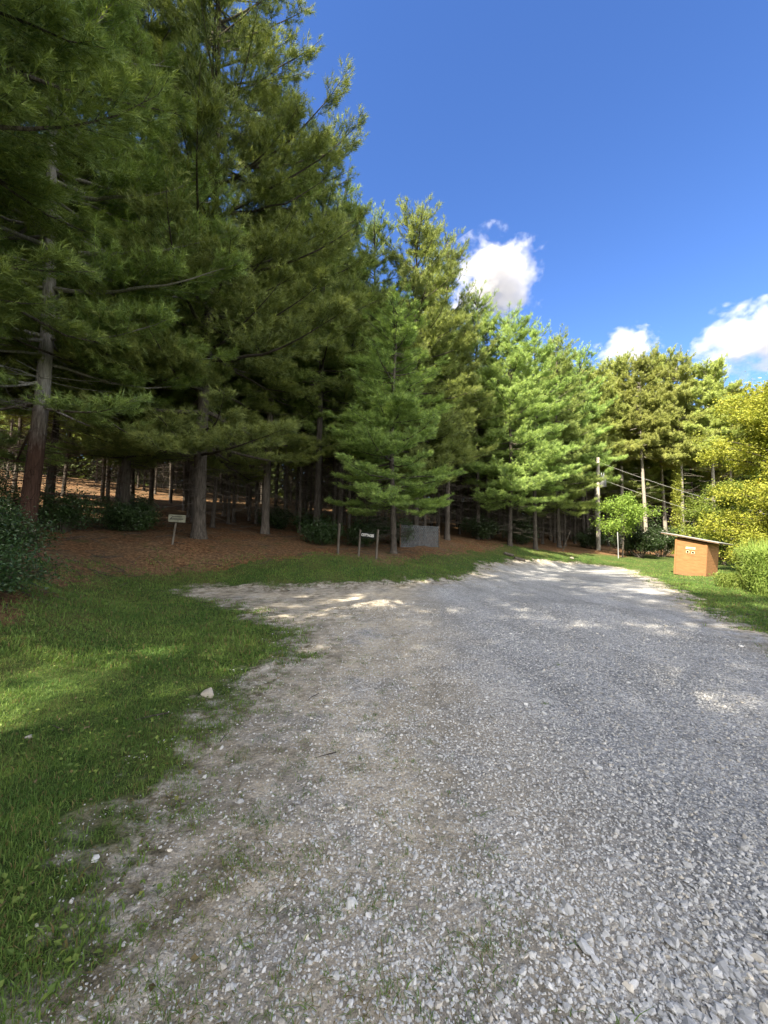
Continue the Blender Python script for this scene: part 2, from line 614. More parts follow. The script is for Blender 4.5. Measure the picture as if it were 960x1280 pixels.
right = [('olive 0', 742, 38, 462), ('olive 1', 772, 40, 455), ('olive 0', 800, 38, 452), ('olive 1', 824, 41, 448),
         ('olive 0', 846, 37, 458), ('olive 1', 884, 36, 460), ('olive 1', 908, 40, 486)]
rl = ['olive topped pine left of the small cloud beyond the road', 'olive topped pine with pale trunk just right of the utility pole',
      'slim pine under the small cloud with a bare pale trunk', 'tall thin pine between the small cloud and the right cloud',
      'pine whose pale trunk wears a coat of yellow green vine', 'pale trunked pine rising straight above the wooden shed',
      'short crowned pine behind the yellowing tree']
for (k, px, Y, ty), lb in zip(right, rl):
    pine_px(k, px, Y, ty, lb)
VINE_X, VINE_Y = z_for(846, 600, 37)[1], 37

# trees of the wood: too alike to tell apart
taken = [(o.location.x, o.location.y) for o in COL.objects if o.name.startswith('pine_tree')]


def free(x, y, d):
    return all((x - a) ** 2 + (y - b) ** 2 > d * d for a, b in taken)


LEFTBANK = 'pines along the bank left of the lawn'
for x, y, s, kk in [(-7.2, 2.2, 1.22, 'bank'), (-6.9, -1.8, 1.07, 'bank'), (-6.3, -6.4, 1.02, 'bank'), (-6.8, -9.8, 1.05, 'bank'), (-6.8, -14, 1.12, 'bank'), (-7.2, -18, 1.1, 'bank'),
                    (-10.8, -8.5, 1.0, 'bank'), (-11, -13, 1.0, 'bank'),
                    (-13.2, 6.0, 1.1, 'bank'), (-14.6, 9.6, 1.1, 'near c'), (-16.5, 3.0, 1.1, 'bank'), (-18, 7.5, 1.1, 'near c'), (-15, -1.5, 1.05, 'near a')]:
    put_pine(kk, x, y, 'tall pine on the bank left of the mown lawn', LEFTBANK, s=s)
    taken.append((x, y))
EDGE = [(-20, 12), (-12.5, 13.5), (-9, 16.5), (-4.7, 19), (0, 19), (4, 24), (9, 29.5), (16, 33), (24, 40), (34, 42)]
ex, ey = np.array(EDGE).T
rg = random.Random(9)
n_thin = 0
for _ in range(4000):                      # thin close-set trunks just inside the wood
    if n_thin >= 34:
        break
    x = rg.uniform(-9, 13)
    y = float(np.interp(x, ex, ey)) + rg.uniform(.5, 6.5)
    if not free(x, y, 1.25):
        continue
    taken.append((x, y))
    n_thin += 1
    if x / y < .12:
        lab, grp = 'thin dark pine deep in the wood behind the wooden posts', 'pines deep in the wood behind the posts'
    else:
        lab, grp = 'thin pine in the wood behind the road bend', 'pines in the wood behind the road bend'
    put_pine('inner %d' % rg.randrange(3), x, y, lab, grp, s=rg.uniform(.72, .9), sxy=rg.uniform(.6, .85))
cnt = 0
tries = 0
rg = random.Random(5)
while cnt < 222 and tries < 12000:
    tries += 1
    x = rg.uniform(-52, 46)
    dep = rg.random() ** 2.2 * 46
    y = float(np.interp(x, ex, ey)) + .8 + dep
    if -37 < x < -24 and 28 < y < 40:
        continue                     # a sunlit clearing deep in the wood on the left
    if abs(x / y) > 1.12 or not free(x, y, 1.75 if dep < 22 else 2.6):
        continue
    taken.append((x, y))
    cnt += 1
    if x / y < -.42:
        lab, grp = 'dark pine deep in the wood on the left behind the board sign', 'pines deep in the wood on the left'
    elif x / y < .12:
        lab, grp = 'thin dark pine deep in the wood behind the wooden posts', 'pines deep in the wood behind the posts'
    elif x / y < .44:
        lab, grp = 'thin pine in the wood behind the road bend', 'pines in the wood behind the road bend'
    else:
        lab, grp = 'pine deep in the wood behind the wooden shed', 'pines in the wood behind the shed'
    put_pine('inner %d' % rg.randrange(3), x, y, lab, grp, s=rg.uniform(.82, 1.0))

# ------------------------------------------------------------------ broadleaf things


def leaves(P, size, rng, tone=None, flat=.5, aspect=.55, N=None):
    """one folded diamond leaf of six corners at each point"""
    k = len(P)
    nrm = rng.normal(size=(k, 3))
    nrm[:, 2] = np.abs(nrm[:, 2]) + flat
    nrm /= np.linalg.norm(nrm, axis=1)[:, None]
    a = np.cross(nrm, rng.normal(size=(k, 3)))
    a /= np.linalg.norm(a, axis=1)[:, None] + 1e-9
    b = np.cross(nrm, a)
    s = size * rng.uniform(.6, 1.25, k)[:, None]
    V = np.empty((k, 4, 3))
    V[:, 0] = P
    V[:, 1] = P + a * s * .5 + b * s * aspect * .5 + nrm * s * .08
    V[:, 2] = P + a * s - nrm * s * .1
    V[:, 3] = P + a * s * .5 - b * s * aspect * .5 + nrm * s * .08
    t = rng.random(k) if tone is None else tone
    i = np.arange(k)[:, None] * 4
    return V.reshape(-1, 3), np.concatenate([i + [0, 1, 2], i + [0, 2, 3]]), np.repeat(t, 4)


def shrub(name, loc, label, cat, seed, rx, ry, rz, nstem, nleaf, size, mat, group=None, base=.15, bark='bark', clump=.26, tw=5):
    """stems fanning up from the foot, leaf sprays along their twigs"""
    rng = np.random.default_rng(seed)
    e = empty(name, loc, label, cat, group)
    mb = MB()
    tips = []
    for _ in range(nstem):
        az, q = rng.uniform(0, 6.28), rng.random() ** .5
        tip = np.array([math.cos(az) * rx * q, math.sin(az) * ry * q, rz * (1 - .55 * q ** 2) * rng.uniform(.7, 1.08)])
        root = np.array([math.cos(az) * rx * .12, math.sin(az) * ry * .12, -.05])
        mid = (root + tip) / 2 + np.array([0, 0, rz * .18]) + rng.normal(0, .06 * rx, 3)
        s = np.linspace(0, 1, 7)[:, None]
        P = (1 - s) ** 2 * root + 2 * s * (1 - s) * mid + s ** 2 * tip
        mb.tube(P, np.linspace(.004 + .008 * rz, .003, 7), 4, False)
        for _ in range(tw):
            i = rng.integers(2, 7)
            d = rng.normal(size=3) * [1, 1, .6] + (tip - root) * .4
            d /= np.linalg.norm(d)
            l_ = rng.uniform(.1, .34) * (rx + rz) * .5
            q2 = P[i] + d * l_
            mb.tube(np.stack([P[i], q2]), [.004, .002], 3, False)
            tips.append((P[i], q2))
    A = np.array([t[0] for t in tips])
    Bq = np.array([t[1] for t in tips])
    idx = rng.integers(0, len(A), nleaf)
    u = rng.random(nleaf)[:, None] * .8 + .3
    P = A[idx] * (1 - u) + Bq[idx] * u + rng.normal(0, clump * .5, (nleaf, 3))
    P[:, 2] = np.maximum(P[:, 2], base * rng.random(nleaf))
    tn = np.clip(rng.random(len(A))[idx] * .6 + rng.random(nleaf) * .4, 0, 1)
    V, Ft, t = leaves(P, size, rng, tn)
    link('stem', mb.mesh(True), M[bark], e)
    link('foliage', mesh(V, [Ft], {'tone': t}), M[mat], e)
    return e


def broad_tree(name, loc, label, cat, seed, H, Rc, zc, nlimb, nleaf, size, mat, bark='bark', r0=.12, group=None):
    rng = np.random.default_rng(seed)
    e = empty(name, loc, label, cat, group)
    mb = MB()
    zz = np.linspace(-.2, H * .92, 14)
    ax = np.stack([.15 * np.sin(zz * .5), .12 * np.cos(zz * .6), zz], -1)
    mb.tube(ax, r0 * (1 - zz / H * .95).clip(.05) + .008, 8)
    A, Bq = [], []
    for _ in range(nlimb):
        t = rng.random()
        z = zc + (H - zc) * t * .95
        az = rng.uniform(0, 6.28)
        L = Rc * (math.sin(math.pi * (.15 + .8 * t)) ** .7) * rng.uniform(.55, 1.1)
        s = np.linspace(0, 1, 6)
        P = np.stack([math.cos(az) * L * s, math.sin(az) * L * s, z - zc * .05 + L * (.55 * s - .25 * s ** 2)], -1)
        P[:, :2] += ax[min(13, int(z / H * 13)), :2]
        mb.tube(P, np.linspace(.01 + .012 * L, .004, 6), 4, False)
        for _ in range(9):
            i = rng.integers(1, 6)
            d = rng.normal(size=3) * [1, 1, .45] + (P[-1] - P[0]) / L * .8
            d /= np.linalg.norm(d)
            q = P[i] + d * rng.uniform(.25, .5) * (Rc * .42)
            mb.tube(np.stack([P[i], q]), [.006, .003], 3, False)
            A.append(P[i])
            Bq.append(q)
    A, Bq = np.array(A), np.array(Bq)
    idx = rng.integers(0, len(A), nleaf)
    u = rng.random(nleaf)[:, None] * .8 + .3
    P = A[idx] * (1 - u) + Bq[idx] * u + rng.normal(0, .2, (nleaf, 3))
    tn = np.clip(rng.random(len(A))[idx] * .6 + rng.random(nleaf) * .4, 0, 1)
    V, Ft, t = leaves(P, size, rng, tn, .4)
    link('trunk', mb.mesh(True), M[bark], e)
    link('crown', mesh(V, [Ft], {'tone': t}), M[mat], e)
    return e


broad_tree('yellow_tree', on(21.3, 21.5), 'yellowing leafy tree right of the wooden shed, cut by the picture edge', 'tree', 61, 10.2, 3.5, .2, 130, 76000, .14, 'leaf_yellow')
broad_tree('leafy_tree', on(23.8, 28.0), 'lime green leafy tree behind the wooden shed roof', 'tree', 62, 5.6, 2.2, .2, 60, 24000, .14, 'leaf_lime')
sx = z_for(778, 640, 29)[1]
broad_tree('leafy_tree', on(sx, 29), 'sunlit pale green sapling in front of the utility pole', 'tree', 63, 4.3, 1.9, 1.7, 30, 6500, .15, 'leaf_lime', r0=.05)
bush_w = 'dark green bush at the edge of the wood'
for px, Y, rx, rz_, lb in [(800, 30, 1.6, 2.3, 'dark leafy bush in the shade left of the wooden shed'), (826, 32, 1.7, 2.6, 'tall dark bush filling the shade behind the shed'),
                           (742, 34, 1.5, 1.8, 'low dark bush at the foot of the utility pole'), (600, 27, 1.4, 1.5, 'low dark bush under the pines near the road bend'),
                           (650, 29.5, 1.5, 1.7, 'dark bush between two pines at the road bend')]:
    x = z_for(px, 690, Y)[1]
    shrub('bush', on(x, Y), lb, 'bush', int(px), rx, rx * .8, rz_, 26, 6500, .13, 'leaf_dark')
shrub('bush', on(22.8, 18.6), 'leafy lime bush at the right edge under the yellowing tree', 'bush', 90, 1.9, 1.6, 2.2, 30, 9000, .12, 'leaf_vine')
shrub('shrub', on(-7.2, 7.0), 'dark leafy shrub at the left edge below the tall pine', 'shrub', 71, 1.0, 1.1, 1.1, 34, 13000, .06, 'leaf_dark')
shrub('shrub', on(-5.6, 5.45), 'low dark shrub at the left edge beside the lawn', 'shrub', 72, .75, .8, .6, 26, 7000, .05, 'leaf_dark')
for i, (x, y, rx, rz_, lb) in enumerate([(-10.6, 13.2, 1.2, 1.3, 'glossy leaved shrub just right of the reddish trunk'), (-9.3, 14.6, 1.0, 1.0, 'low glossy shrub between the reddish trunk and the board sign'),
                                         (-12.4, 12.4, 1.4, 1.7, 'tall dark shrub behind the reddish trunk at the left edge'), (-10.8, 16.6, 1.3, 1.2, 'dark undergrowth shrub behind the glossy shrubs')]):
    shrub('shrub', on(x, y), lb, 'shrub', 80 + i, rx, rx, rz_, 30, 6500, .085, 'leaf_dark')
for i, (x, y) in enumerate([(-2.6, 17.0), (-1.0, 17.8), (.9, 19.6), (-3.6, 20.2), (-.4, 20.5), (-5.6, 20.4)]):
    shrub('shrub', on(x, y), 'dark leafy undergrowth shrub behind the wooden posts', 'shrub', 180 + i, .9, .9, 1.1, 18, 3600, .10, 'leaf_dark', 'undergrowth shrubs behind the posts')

# vine on the pale trunk
rng = np.random.default_rng(66)
k = 5200
z = rng.random(k) ** 1.5 * 9.5
th = rng.uniform(0, 6.28, k)
rr = .2 + np.abs(rng.normal(0, .26, k)) * np.clip(1.15 - z / 9.5, .2, 1)
V, Ft, t = leaves(np.stack([np.cos(th) * rr, np.sin(th) * rr, z], -1), .17, rng)
ve = empty('vine', on(VINE_X, VINE_Y), 'yellow green vine climbing the pale pine trunk left of the shed', 'vine')
link('foliage', mesh(V, [Ft], {'tone': t}), M['leaf_vine'], ve)
mb = MB()
for a in range(4):
    zz = np.linspace(0, 9, 20)
    mb.tube(np.stack([np.cos(a * 1.6 + zz * .3) * .2, np.sin(a * 1.6 + zz * .3) * .2, zz], -1), np.linspace(.02, .008, 20), 4)
link('stem', mb.mesh(True), M['bark'], ve)


def blades(P, hgt_, w, rng, lean=.5, tone=None, curl=.35):
    k = len(P)
    az = rng.uniform(0, 6.28, k)
    H = hgt_ * rng.uniform(.5, 1.3, k)
    out = np.stack([np.cos(az), np.sin(az), np.zeros(k)], -1)
    side = np.stack([-np.sin(az), np.cos(az), np.zeros(k)], -1)
    rot = rng.uniform(-1.2, 1.2, k)
    side = side * np.cos(rot)[:, None] + out * np.sin(rot)[:, None]
    ln = np.abs(rng.normal(0, lean, k))
    up = np.array([0, 0, 1.0])
    W = (w * rng.uniform(.6, 1.3, k))[:, None]
    mid = P + up * (H * .55)[:, None] + out * (H * ln * .35)[:, None]
    tip = P + up * (H * (1 - curl * np.minimum(ln, 1.3)))[:, None] + out * (H * ln * 1.1)[:, None]
    V = np.empty((k, 5, 3))
    V[:, 0], V[:, 1] = P - side * W / 2, P + side * W / 2
    V[:, 2], V[:, 3] = mid + side * W * .4, mid - side * W * .4
    V[:, 4] = tip
    i = np.arange(k)[:, None] * 5
    t = rng.random(k) if tone is None else tone
    return V.reshape(-1, 3), np.concatenate([i + [0, 1, 2], i + [0, 2, 3], i + [3, 2, 4]]), np.repeat(t, 5)


# the far side of the wood, beyond the last trees one can tell apart
rng = np.random.default_rng(140)
k = 150000
fx = rng.uniform(-85, 75, k)
fy = 60 + rng.random(k) * 16 - .0022 * fx ** 2
clump = fbm(fx * .35, fy * .35, 51)
top = 5 + 13 * clump
fz = rng.random(k) ** 1.2 * top
P = np.stack([fx, fy, hgt(fx, fy) + fz], -1)
V, Ft, t = leaves(P, .75, rng, flat=.2, aspect=.5)
M['far_leaf'] = leaf_mat('far foliage', (.030, .052, .018), (.085, .12, .032), .3, rand=0)
tag(link('far_wood', mesh(V, [Ft], {'tone': t}), M['far_leaf']), 'far depth of the wood closing the view between the trunks', 'wood', kind='stuff')

# tall weeds at the right edge
for i, (px, py, n, lb) in enumerate([(952, 738, 900, 'clump of tall feathery green weeds at the right edge'), (966, 745, 800, 'tall weeds cut off by the right picture edge'),
                                     (922, 735, 260, 'low reddish green weeds between the shed and the tall weeds')]):
    p = at(px, py)
    rng = np.random.default_rng(300 + i)
    e = empty('weed_clump', tuple(p), lb, 'weeds')
    a, q = rng.uniform(0, 6.28, n), rng.random(n) ** .6
    sc_ = 1.5 if i < 2 else .5
    P0 = np.stack([np.cos(a) * q * .48, np.sin(a) * q * .48, np.zeros(n)], -1)
    V, Ft, t = blades(P0, sc_, .02, rng, .22)
    k = n * 8
    j = rng.integers(0, n, k)
    az, ht = rng.uniform(0, 6.28, k), rng.random(k) ** .8
    L = P0[j] * (1 + .5 * ht[:, None]) + np.stack([np.cos(az) * .06, np.sin(az) * .06, ht * sc_ * .95], -1)
    V2, F2, t2 = leaves(L, .11, rng, aspect=.28)
    link('stem', mesh(V, [Ft], {'tone': t}), M['weed'], e)
    link('foliage', mesh(V2, [F2], {'tone': t2}), M['weed'], e)

# ------------------------------------------------------------------ ground
def sdist(x, y, poly, closed=True):
    """signed distance to a polygon, positive inside"""
    poly = np.asarray(poly, float)
    d = np.full(x.shape, 1e9)
    ins = np.zeros(x.shape, bool)
    m = len(poly)
    for i in range(m):
        x0, y0 = poly[i]
        x1, y1 = poly[(i + 1) % m]
        dx, dy = x1 - x0, y1 - y0
        t = np.clip(((x - x0) * dx + (y - y0) * dy) / (dx * dx + dy * dy), 0, 1)
        d = np.minimum(d, np.hypot(x - x0 - t * dx, y - y0 - t * dy))
        c = (y0 > y) != (y1 > y)
        with np.errstate(all='ignore'):
            ins ^= c & (x < (x1 - x0) * (y - y0) / (y1 - y0 + 1e-12) + x0)
    return np.where(ins, d, -d)


ROAD = [(-.95, -14), (-.95, 1.2), (-1.2, 2.3), (-1.3, 4), (-1.15, 5.6), (-1.45, 6.6), (-2.2, 7.6), (-3.2, 8.7), (-4.3, 9.6), (-5.2, 10.5), (-4.9, 11.2), (-3.6, 11.4),
        (-1.5, 11.5), (.5, 12), (2, 13), (3.8, 16), (5.4, 20), (7.6, 23.0), (10.2, 24.6), (12.6, 24.8), (14, 24), (14.2, 22.8),
        (13.3, 21.4), (12, 19.3), (10.9, 16.5), (9.2, 12.6), (7.7, 9.6), (6.0, 6), (5.2, 3), (4.8, 0), (4.8, -14)]
WOOD = [(-3.7, -60), (-4.0, 0), (-4.5, 3.8), (-5.3, 6), (-6.5, 8.2), (-7.4, 10.5), (-6.9, 12.2), (-5.4, 13), (-3.5, 14.2), (-1.7, 14.6), (0, 14.2), (.9, 15.2),
        (2.5, 18.4), (5.3, 23), (8.7, 26.9), (13, 28.3), (18, 30), (22, 33), (30, 33), (44, 30), (80, 25), (300, 20), (300, 300), (-300, 300), (-300, -60)]


def road_d(x, y):
    return sdist(x, y, ROAD) + (fbm(x * 1.7, y * 1.7, 3) - .5) * (.45 + .45 * np.clip((y - 3) / 4, 0, 1)) + (fbm(x * 7, y * 7, 8, 4) - .5) * .8


def wood_d(x, y):
    return sdist(x, y, WOOD) + (fbm(x * .9, y * .9, 5) - .5) * 1.6 + (fbm(x * 6, y * 6, 9, 3) - .5) * .5


NX, NY = 620, 620
u = np.linspace(-1, 1, NX)
gx = 2.6 * np.sinh(u * math.asinh(380 / 2.6)) + 0.2
v = np.linspace(-1, 1, NY)
gy = 2.6 * np.sinh(v * math.asinh(380 / 2.6)) + 2.4
X, Y = np.meshgrid(gx, gy)
Z = hgt(X, Y)
rd, wd = road_d(X, Y), wood_d(X, Y)
rough = (fbm(X * 2.3, Y * 2.3, 21) - .5)
Z = Z + np.where(rd > 0, .03, .09) * rough + np.where(wd > 0, .10, 0) * (fbm(X * .8, Y * .8, 33) - .5)
cx, cy = (X[1:, 1:] + X[:-1, :-1]) / 2, (Y[1:, 1:] + Y[:-1, :-1]) / 2
crd, cwd = (rd[1:, 1:] + rd[:-1, :-1]) / 2, (wd[1:, 1:] + wd[:-1, :-1]) / 2
cls = np.where(crd > 0, 0, np.where(cwd > 0, 2, 1))
ii = np.arange(NX * NY).reshape(NY, NX)
Q = np.stack([ii[:-1, :-1], ii[:-1, 1:], ii[1:, 1:], ii[1:, :-1]], -1)
PT = np.stack([X, Y, Z], -1).reshape(-1, 3)


def ground_z(x, y):
    """height of the built ground sheet, roughness included"""
    x, y = np.asarray(x, float), np.asarray(y, float)
    fi = (np.arcsinh((x - .2) / 2.6) / math.asinh(380 / 2.6) + 1) / 2 * (NX - 1)
    fj = (np.arcsinh((y - 2.4) / 2.6) / math.asinh(380 / 2.6) + 1) / 2 * (NY - 1)
    i0, j0 = np.clip(fi.astype(int), 0, NX - 2), np.clip(fj.astype(int), 0, NY - 2)
    a, b = fi - i0, fj - j0
    return (Z[j0, i0] * (1 - a) + Z[j0, i0 + 1] * a) * (1 - b) + (Z[j0 + 1, i0] * (1 - a) + Z[j0 + 1, i0 + 1] * a) * b


def ground_part(name, which, mat, label, cat):
    q = Q[cls == which].reshape(-1, 4)
    used, inv = np.unique(q, return_inverse=True)
    me = mesh(PT[used], [inv.reshape(-1, 4)], {'rd': rd.ravel()[used], 'wd': wd.ravel()[used]}, True)
    o = link(name, me, mat)
    return tag(o, label, cat, kind='structure')


def margin(m, tc):
    f = m.noise(tc, 5.5, 7, .72)
    g_ = m.noise(tc, 48, 6, .75)
    c = m.ramp(f, [(.34, (.075, .066, .042)), (.44, (.17, .148, .105)), (.51, (.33, .30, .25)), (.64, (.52, .49, .44))])
    return m.mix(.8, c, m.ramp(g_, [(.32, (.35, .35, .35)), (.68, (1.5, 1.5, 1.5))]), 'MULTIPLY')


# gravel
m = NT('gravel')
tc = m.n('ShaderNodeTexCoord').outputs['Object']
vo = m.n('ShaderNodeTexVoronoi', Scale=42.0)
m.l(tc, vo.inputs['Vector'])
vb = m.n('ShaderNodeTexVoronoi', Scale=17.0)
m.l(tc, vb.inputs['Vector'])
sep = m.n('ShaderNodeSeparateColor')
m.l(vo.outputs['Color'], sep.inputs[0])
stone = m.ramp(sep.outputs[0], [(0, (.21, .22, .23)), (.35, (.33, .34, .355)), (.7, (.45, .46, .475)), (1, (.60, .605, .61))])
sepb = m.n('ShaderNodeSeparateColor')
m.l(vb.outputs['Color'], sepb.inputs[0])
stone = m.mix(.4, stone, m.ramp(sepb.outputs[1], [(0, (.27, .28, .295)), (.6, (.43, .44, .455)), (1, (.56, .55, .53))]))
gap = m.ramp(vo.outputs['Distance'], [(.25, (1, 1, 1)), (.75, (.5, .48, .46))])
stone = m.mix(.8, stone, gap, 'MULTIPLY')
big = m.noise(tc, .55, 5)
fine = m.noise(tc, 7, 6, .65)
dirt = m.ramp(fine, [(.3, (.10, .085, .062)), (.6, (.22, .195, .155)), (.8, (.33, .30, .25))])
tan = m.ramp(fine, [(.3, (.38, .32, .235)), (.7, (.66, .58, .45))])
rda = m.attr('rd').outputs['Fac']
sxyz = m.n('ShaderNodeSeparateXYZ')
m.l(tc, sxyz.inputs[0])
# worn pale fines on the left strip and at the mouth of the spur
ls = m.math('SUBTRACT', 1.25, m.math('MULTIPLY', sxyz.outputs[0], .75), True)
pf = m.math('MULTIPLY', ls, m.ramp(m.noise(tc, 1.3, 6, .65), [(.30, (0, 0, 0)), (.52, (1, 1, 1))]), True)
col = m.mix(m.math('MULTIPLY', pf, .75), stone, tan)
spur = m.math('MULTIPLY', m.math('SUBTRACT', sxyz.outputs[1], 6.5, True), m.math('SUBTRACT', .55, m.math('MULTIPLY', sxyz.outputs[0], .45), True), True)
col = m.mix(m.math('MULTIPLY', m.math('MULTIPLY', spur, .85), m.ramp(m.noise(tc, .8, 6, .7), [(.42, (0, 0, 0)), (.56, (1, 1, 1))])), col, margin(m, tc))
edge = m.math('SUBTRACT', 1.25, m.math('MULTIPLY', rda, 1.1), True)
ed = m.math('MULTIPLY', edge, m.ramp(m.noise(tc, 3.2, 6, .7), [(.42, (0, 0, 0)), (.58, (1, 1, 1))]), True)
col = m.mix(m.math('MULTIPLY', ed, .7), col, dirt)
mw = m.math('SUBTRACT', m.math('ADD', 1.0, m.math('MULTIPLY', m.math('SUBTRACT', fine, .5), 2.2)), m.math('MULTIPLY', rda, 1.9), True)
col = m.mix(mw, col, margin(m, tc))
lsd = m.math('MULTIPLY', ls, m.ramp(m.noise(tc, 2.4, 7, .72), [(.56, (0, 0, 0)), (.68, (1, 1, 1))]), True)
col = m.mix(m.math('MULTIPLY', lsd, .6), col, (.13, .115, .075))
mp = m.n('ShaderNodeMapping')
mp.inputs['Scale'].default_value = (1.1, .38, 1)
mp.inputs['Rotation'].default_value = (0, 0, -.2)
m.l(tc, mp.inputs[0])
col = m.mix(1.0, col, m.ramp(m.noise(mp.outputs[0], 1.2, 4, .6), [(.36, (.80, .79, .77)), (.64, (1.14, 1.13, 1.12))]), 'MULTIPLY')
# a dirtier band between the wheel tracks
bx = m.math('ABSOLUTE', m.math('SUBTRACT', sxyz.outputs[0], m.math('ADD', .25, m.math('MULTIPLY', sxyz.outputs[1], .06))))
band = m.math('MULTIPLY', m.math('SUBTRACT', 1.0, m.math('MULTIPLY', bx, 1.5), True), m.ramp(m.noise(tc, 2.1, 7, .7), [(.42, (0, 0, 0)), (.6, (1, 1, 1))]), True)
col = m.mix(m.math('MULTIPLY', band, .55), col, (.15, .135, .10))
hh = m.math('SUBTRACT', 1, vo.outputs['Distance'])
hb = m.math('SUBTRACT', 1, vb.outputs['Distance'])
nb = m.bump(m.math('ADD', m.math('MULTIPLY', hh, .5), m.math('MULTIPLY', hb, .7)), .75, .025)
nb = m.bump(m.noise(tc, 130, 4, .7), .8, .012, nb)
col = m.mix(.6, col, m.ramp(m.noise(tc, 150, 3, .7), [(.35, (.55, .55, .55)), (.65, (1.35, 1.35, 1.35))]), 'MULTIPLY')
M['gravel'] = m.done(col, .9, .2, nb)

# lawn soil and short turf
m = NT('turf')
tc = m.n('ShaderNodeTexCoord').outputs['Object']
f1, f2, f3 = m.noise(tc, 1.1, 5), m.noise(tc, 14, 6, .7), m.noise(tc, 60, 3, .7)
green = m.ramp(f2, [(.3, (.018, .034, .009)), (.52, (.045, .078, .018)), (.75, (.10, .14, .04))])
green = m.mix(m.ramp(f1, [(.45, (0, 0, 0)), (.7, (.6, .6, .6))]), green, m.ramp(f2, [(.3, (.06, .06, .02)), (.7, (.15, .135, .05))]))
soil = m.ramp(f2, [(.3, (.055, .043, .030)), (.7, (.17, .145, .11))])
nearroad = m.math('SUBTRACT', 1.0, m.math('MULTIPLY', m.math('ABSOLUTE', m.attr('rd').outputs['Fac']), 2.2), True)
nearwood = m.math('SUBTRACT', 1.0, m.math('MULTIPLY', m.math('ABSOLUTE', m.attr('wd').outputs['Fac']), .9), True)
k1 = m.math('MULTIPLY', nearroad, m.ramp(f2, [(.35, (.4, .4, .4)), (.55, (1, 1, 1))]), True)
mw = m.math('ADD', m.math('ADD', 1.0, m.math('MULTIPLY', m.math('SUBTRACT', f2, .5), 2.0)), m.math('MULTIPLY', m.attr('rd').outputs['Fac'], 3.2), True)
col = m.mix(mw, m.mix(m.math('MULTIPLY', k1, .5), green, soil), margin(m, tc))
k2 = m.math('MULTIPLY', nearwood, m.ramp(m.noise(tc, 4, 5, .65), [(.4, (0, 0, 0)), (.6, (1, 1, 1))]), True)
col = m.mix(m.math('MULTIPLY', k2, .8), col, m.ramp(f2, [(.3, (.06, .045, .02)), (.7, (.14, .10, .045))]))
M['turf'] = m.done(col, .95, .1, m.bump(m.math('ADD', f2, m.math('MULTIPLY', f3, .5)), .9, .04))

# needle litter
m = NT('needle litter')
tc = m.n('ShaderNodeTexCoord').outputs['Object']
mp = m.n('ShaderNodeMapping')
mp.inputs['Scale'].default_value = (1, 1, 1)
m.l(tc, mp.inputs[0])
f1, f2 = m.noise(tc, .7, 5), m.noise(tc, 11, 7, .72)
wv = m.noise(tc, 70, 3, .7)
lit = m.ramp(f2, [(.33, (.03, .016, .009)), (.5, (.125, .066, .032)), (.7, (.27, .160, .085))])
lit = m.mix(m.ramp(f1, [(.4, (0, 0, 0)), (.68, (.7, .7, .7))]), lit, m.ramp(f2, [(.3, (.06, .042, .025)), (.7, (.19, .14, .09))]))
lit = m.mix(m.math('MULTIPLY', m.ramp(m.noise(tc, 1.9, 5, .6), [(.58, (0, 0, 0)), (.7, (1, 1, 1))]), .6), lit, (.045, .065, .018))
M['litter'] = m.done(lit, .95, .1, m.bump(m.math('ADD', f2, m.math('MULTIPLY', wv, .4)), .9, .05))

ground_part('gravel_road', 0, M['gravel'], 'grey gravel road curving right past the wood, with a spur to the left', 'road')
ground_part('lawn', 1, M['turf'], 'mown grass beside the gravel road', 'lawn')
ground_part('forest_floor', 2, M['litter'], 'brown needle covered floor of the pine wood', 'ground')

# loose gravel stones (near part of the road)
rng = np.random.default_rng(77)
g = (1 + 5 ** .5) / 2
ico = np.array([(-1, g, 0), (1, g, 0), (-1, -g, 0), (1, -g, 0), (0, -1, g), (0, 1, g), (0, -1, -g), (0, 1, -g), (g, 0, -1), (g, 0, 1), (-g, 0, -1), (-g, 0, 1)]) / math.hypot(1, g)
icf = np.array([(0, 11, 5), (0, 5, 1), (0, 1, 7), (0, 7, 10), (0, 10, 11), (1, 5, 9), (5, 11, 4), (11, 10, 2), (10, 7, 6), (7, 1, 8),
                (3, 9, 4), (3, 4, 2), (3, 2, 6), (3, 6, 8), (3, 8, 9), (4, 9, 5), (2, 4, 11), (6, 2, 10), (8, 6, 7), (9, 8, 1)])


def stones(P, rad, rng, flat=(.35, .7), tan=.12):
    k = len(P)
    a = rng.normal(size=(k, 12, 3)) * .15 + ico[None]
    ax = np.stack([rng.uniform(.85, 1.3, k), rng.uniform(.65, 1.0, k), rng.uniform(*flat, k)], -1)
    # cut random planes so that stones get flat facets
    for _ in range(3):
        nn = rng.normal(size=(k, 3))
        nn /= np.linalg.norm(nn, axis=1)[:, None]
        dd = np.einsum('kij,kj->ki', a, nn)
        a -= np.clip(dd - .55, 0, None)[..., None] * nn[:, None]
    a *= ax[:, None]
    az = rng.uniform(0, 6.28, k)
    c, s = np.cos(az)[:, None], np.sin(az)[:, None]
    a = np.stack([a[..., 0] * c - a[..., 1] * s, a[..., 0] * s + a[..., 1] * c, a[..., 2]], -1)
    tl = rng.normal(0, .22, (k, 2))
    a[..., 2] += a[..., 0] * tl[:, :1] + a[..., 1] * tl[:, 1:]
    V = P[:, None] + a * rad[:, None, None]
    V[..., 2] += (rad * .12)[:, None]
    Ft = (np.arange(k)[:, None, None] * 12 + icf[None]).reshape(-1, 3)
    b = rng.beta(2.2, 2.2, k)[:, None]
    col = np.array([.30, .30, .298]) * (1 - b) + np.array([.60, .592, .575]) * b
    tn = (rng.random(k) < tan)[:, None]
    col = np.where(tn, col * [1.04, .97, .86], col)
    return V.reshape(-1, 3), Ft, np.repeat(col, 12, 0)


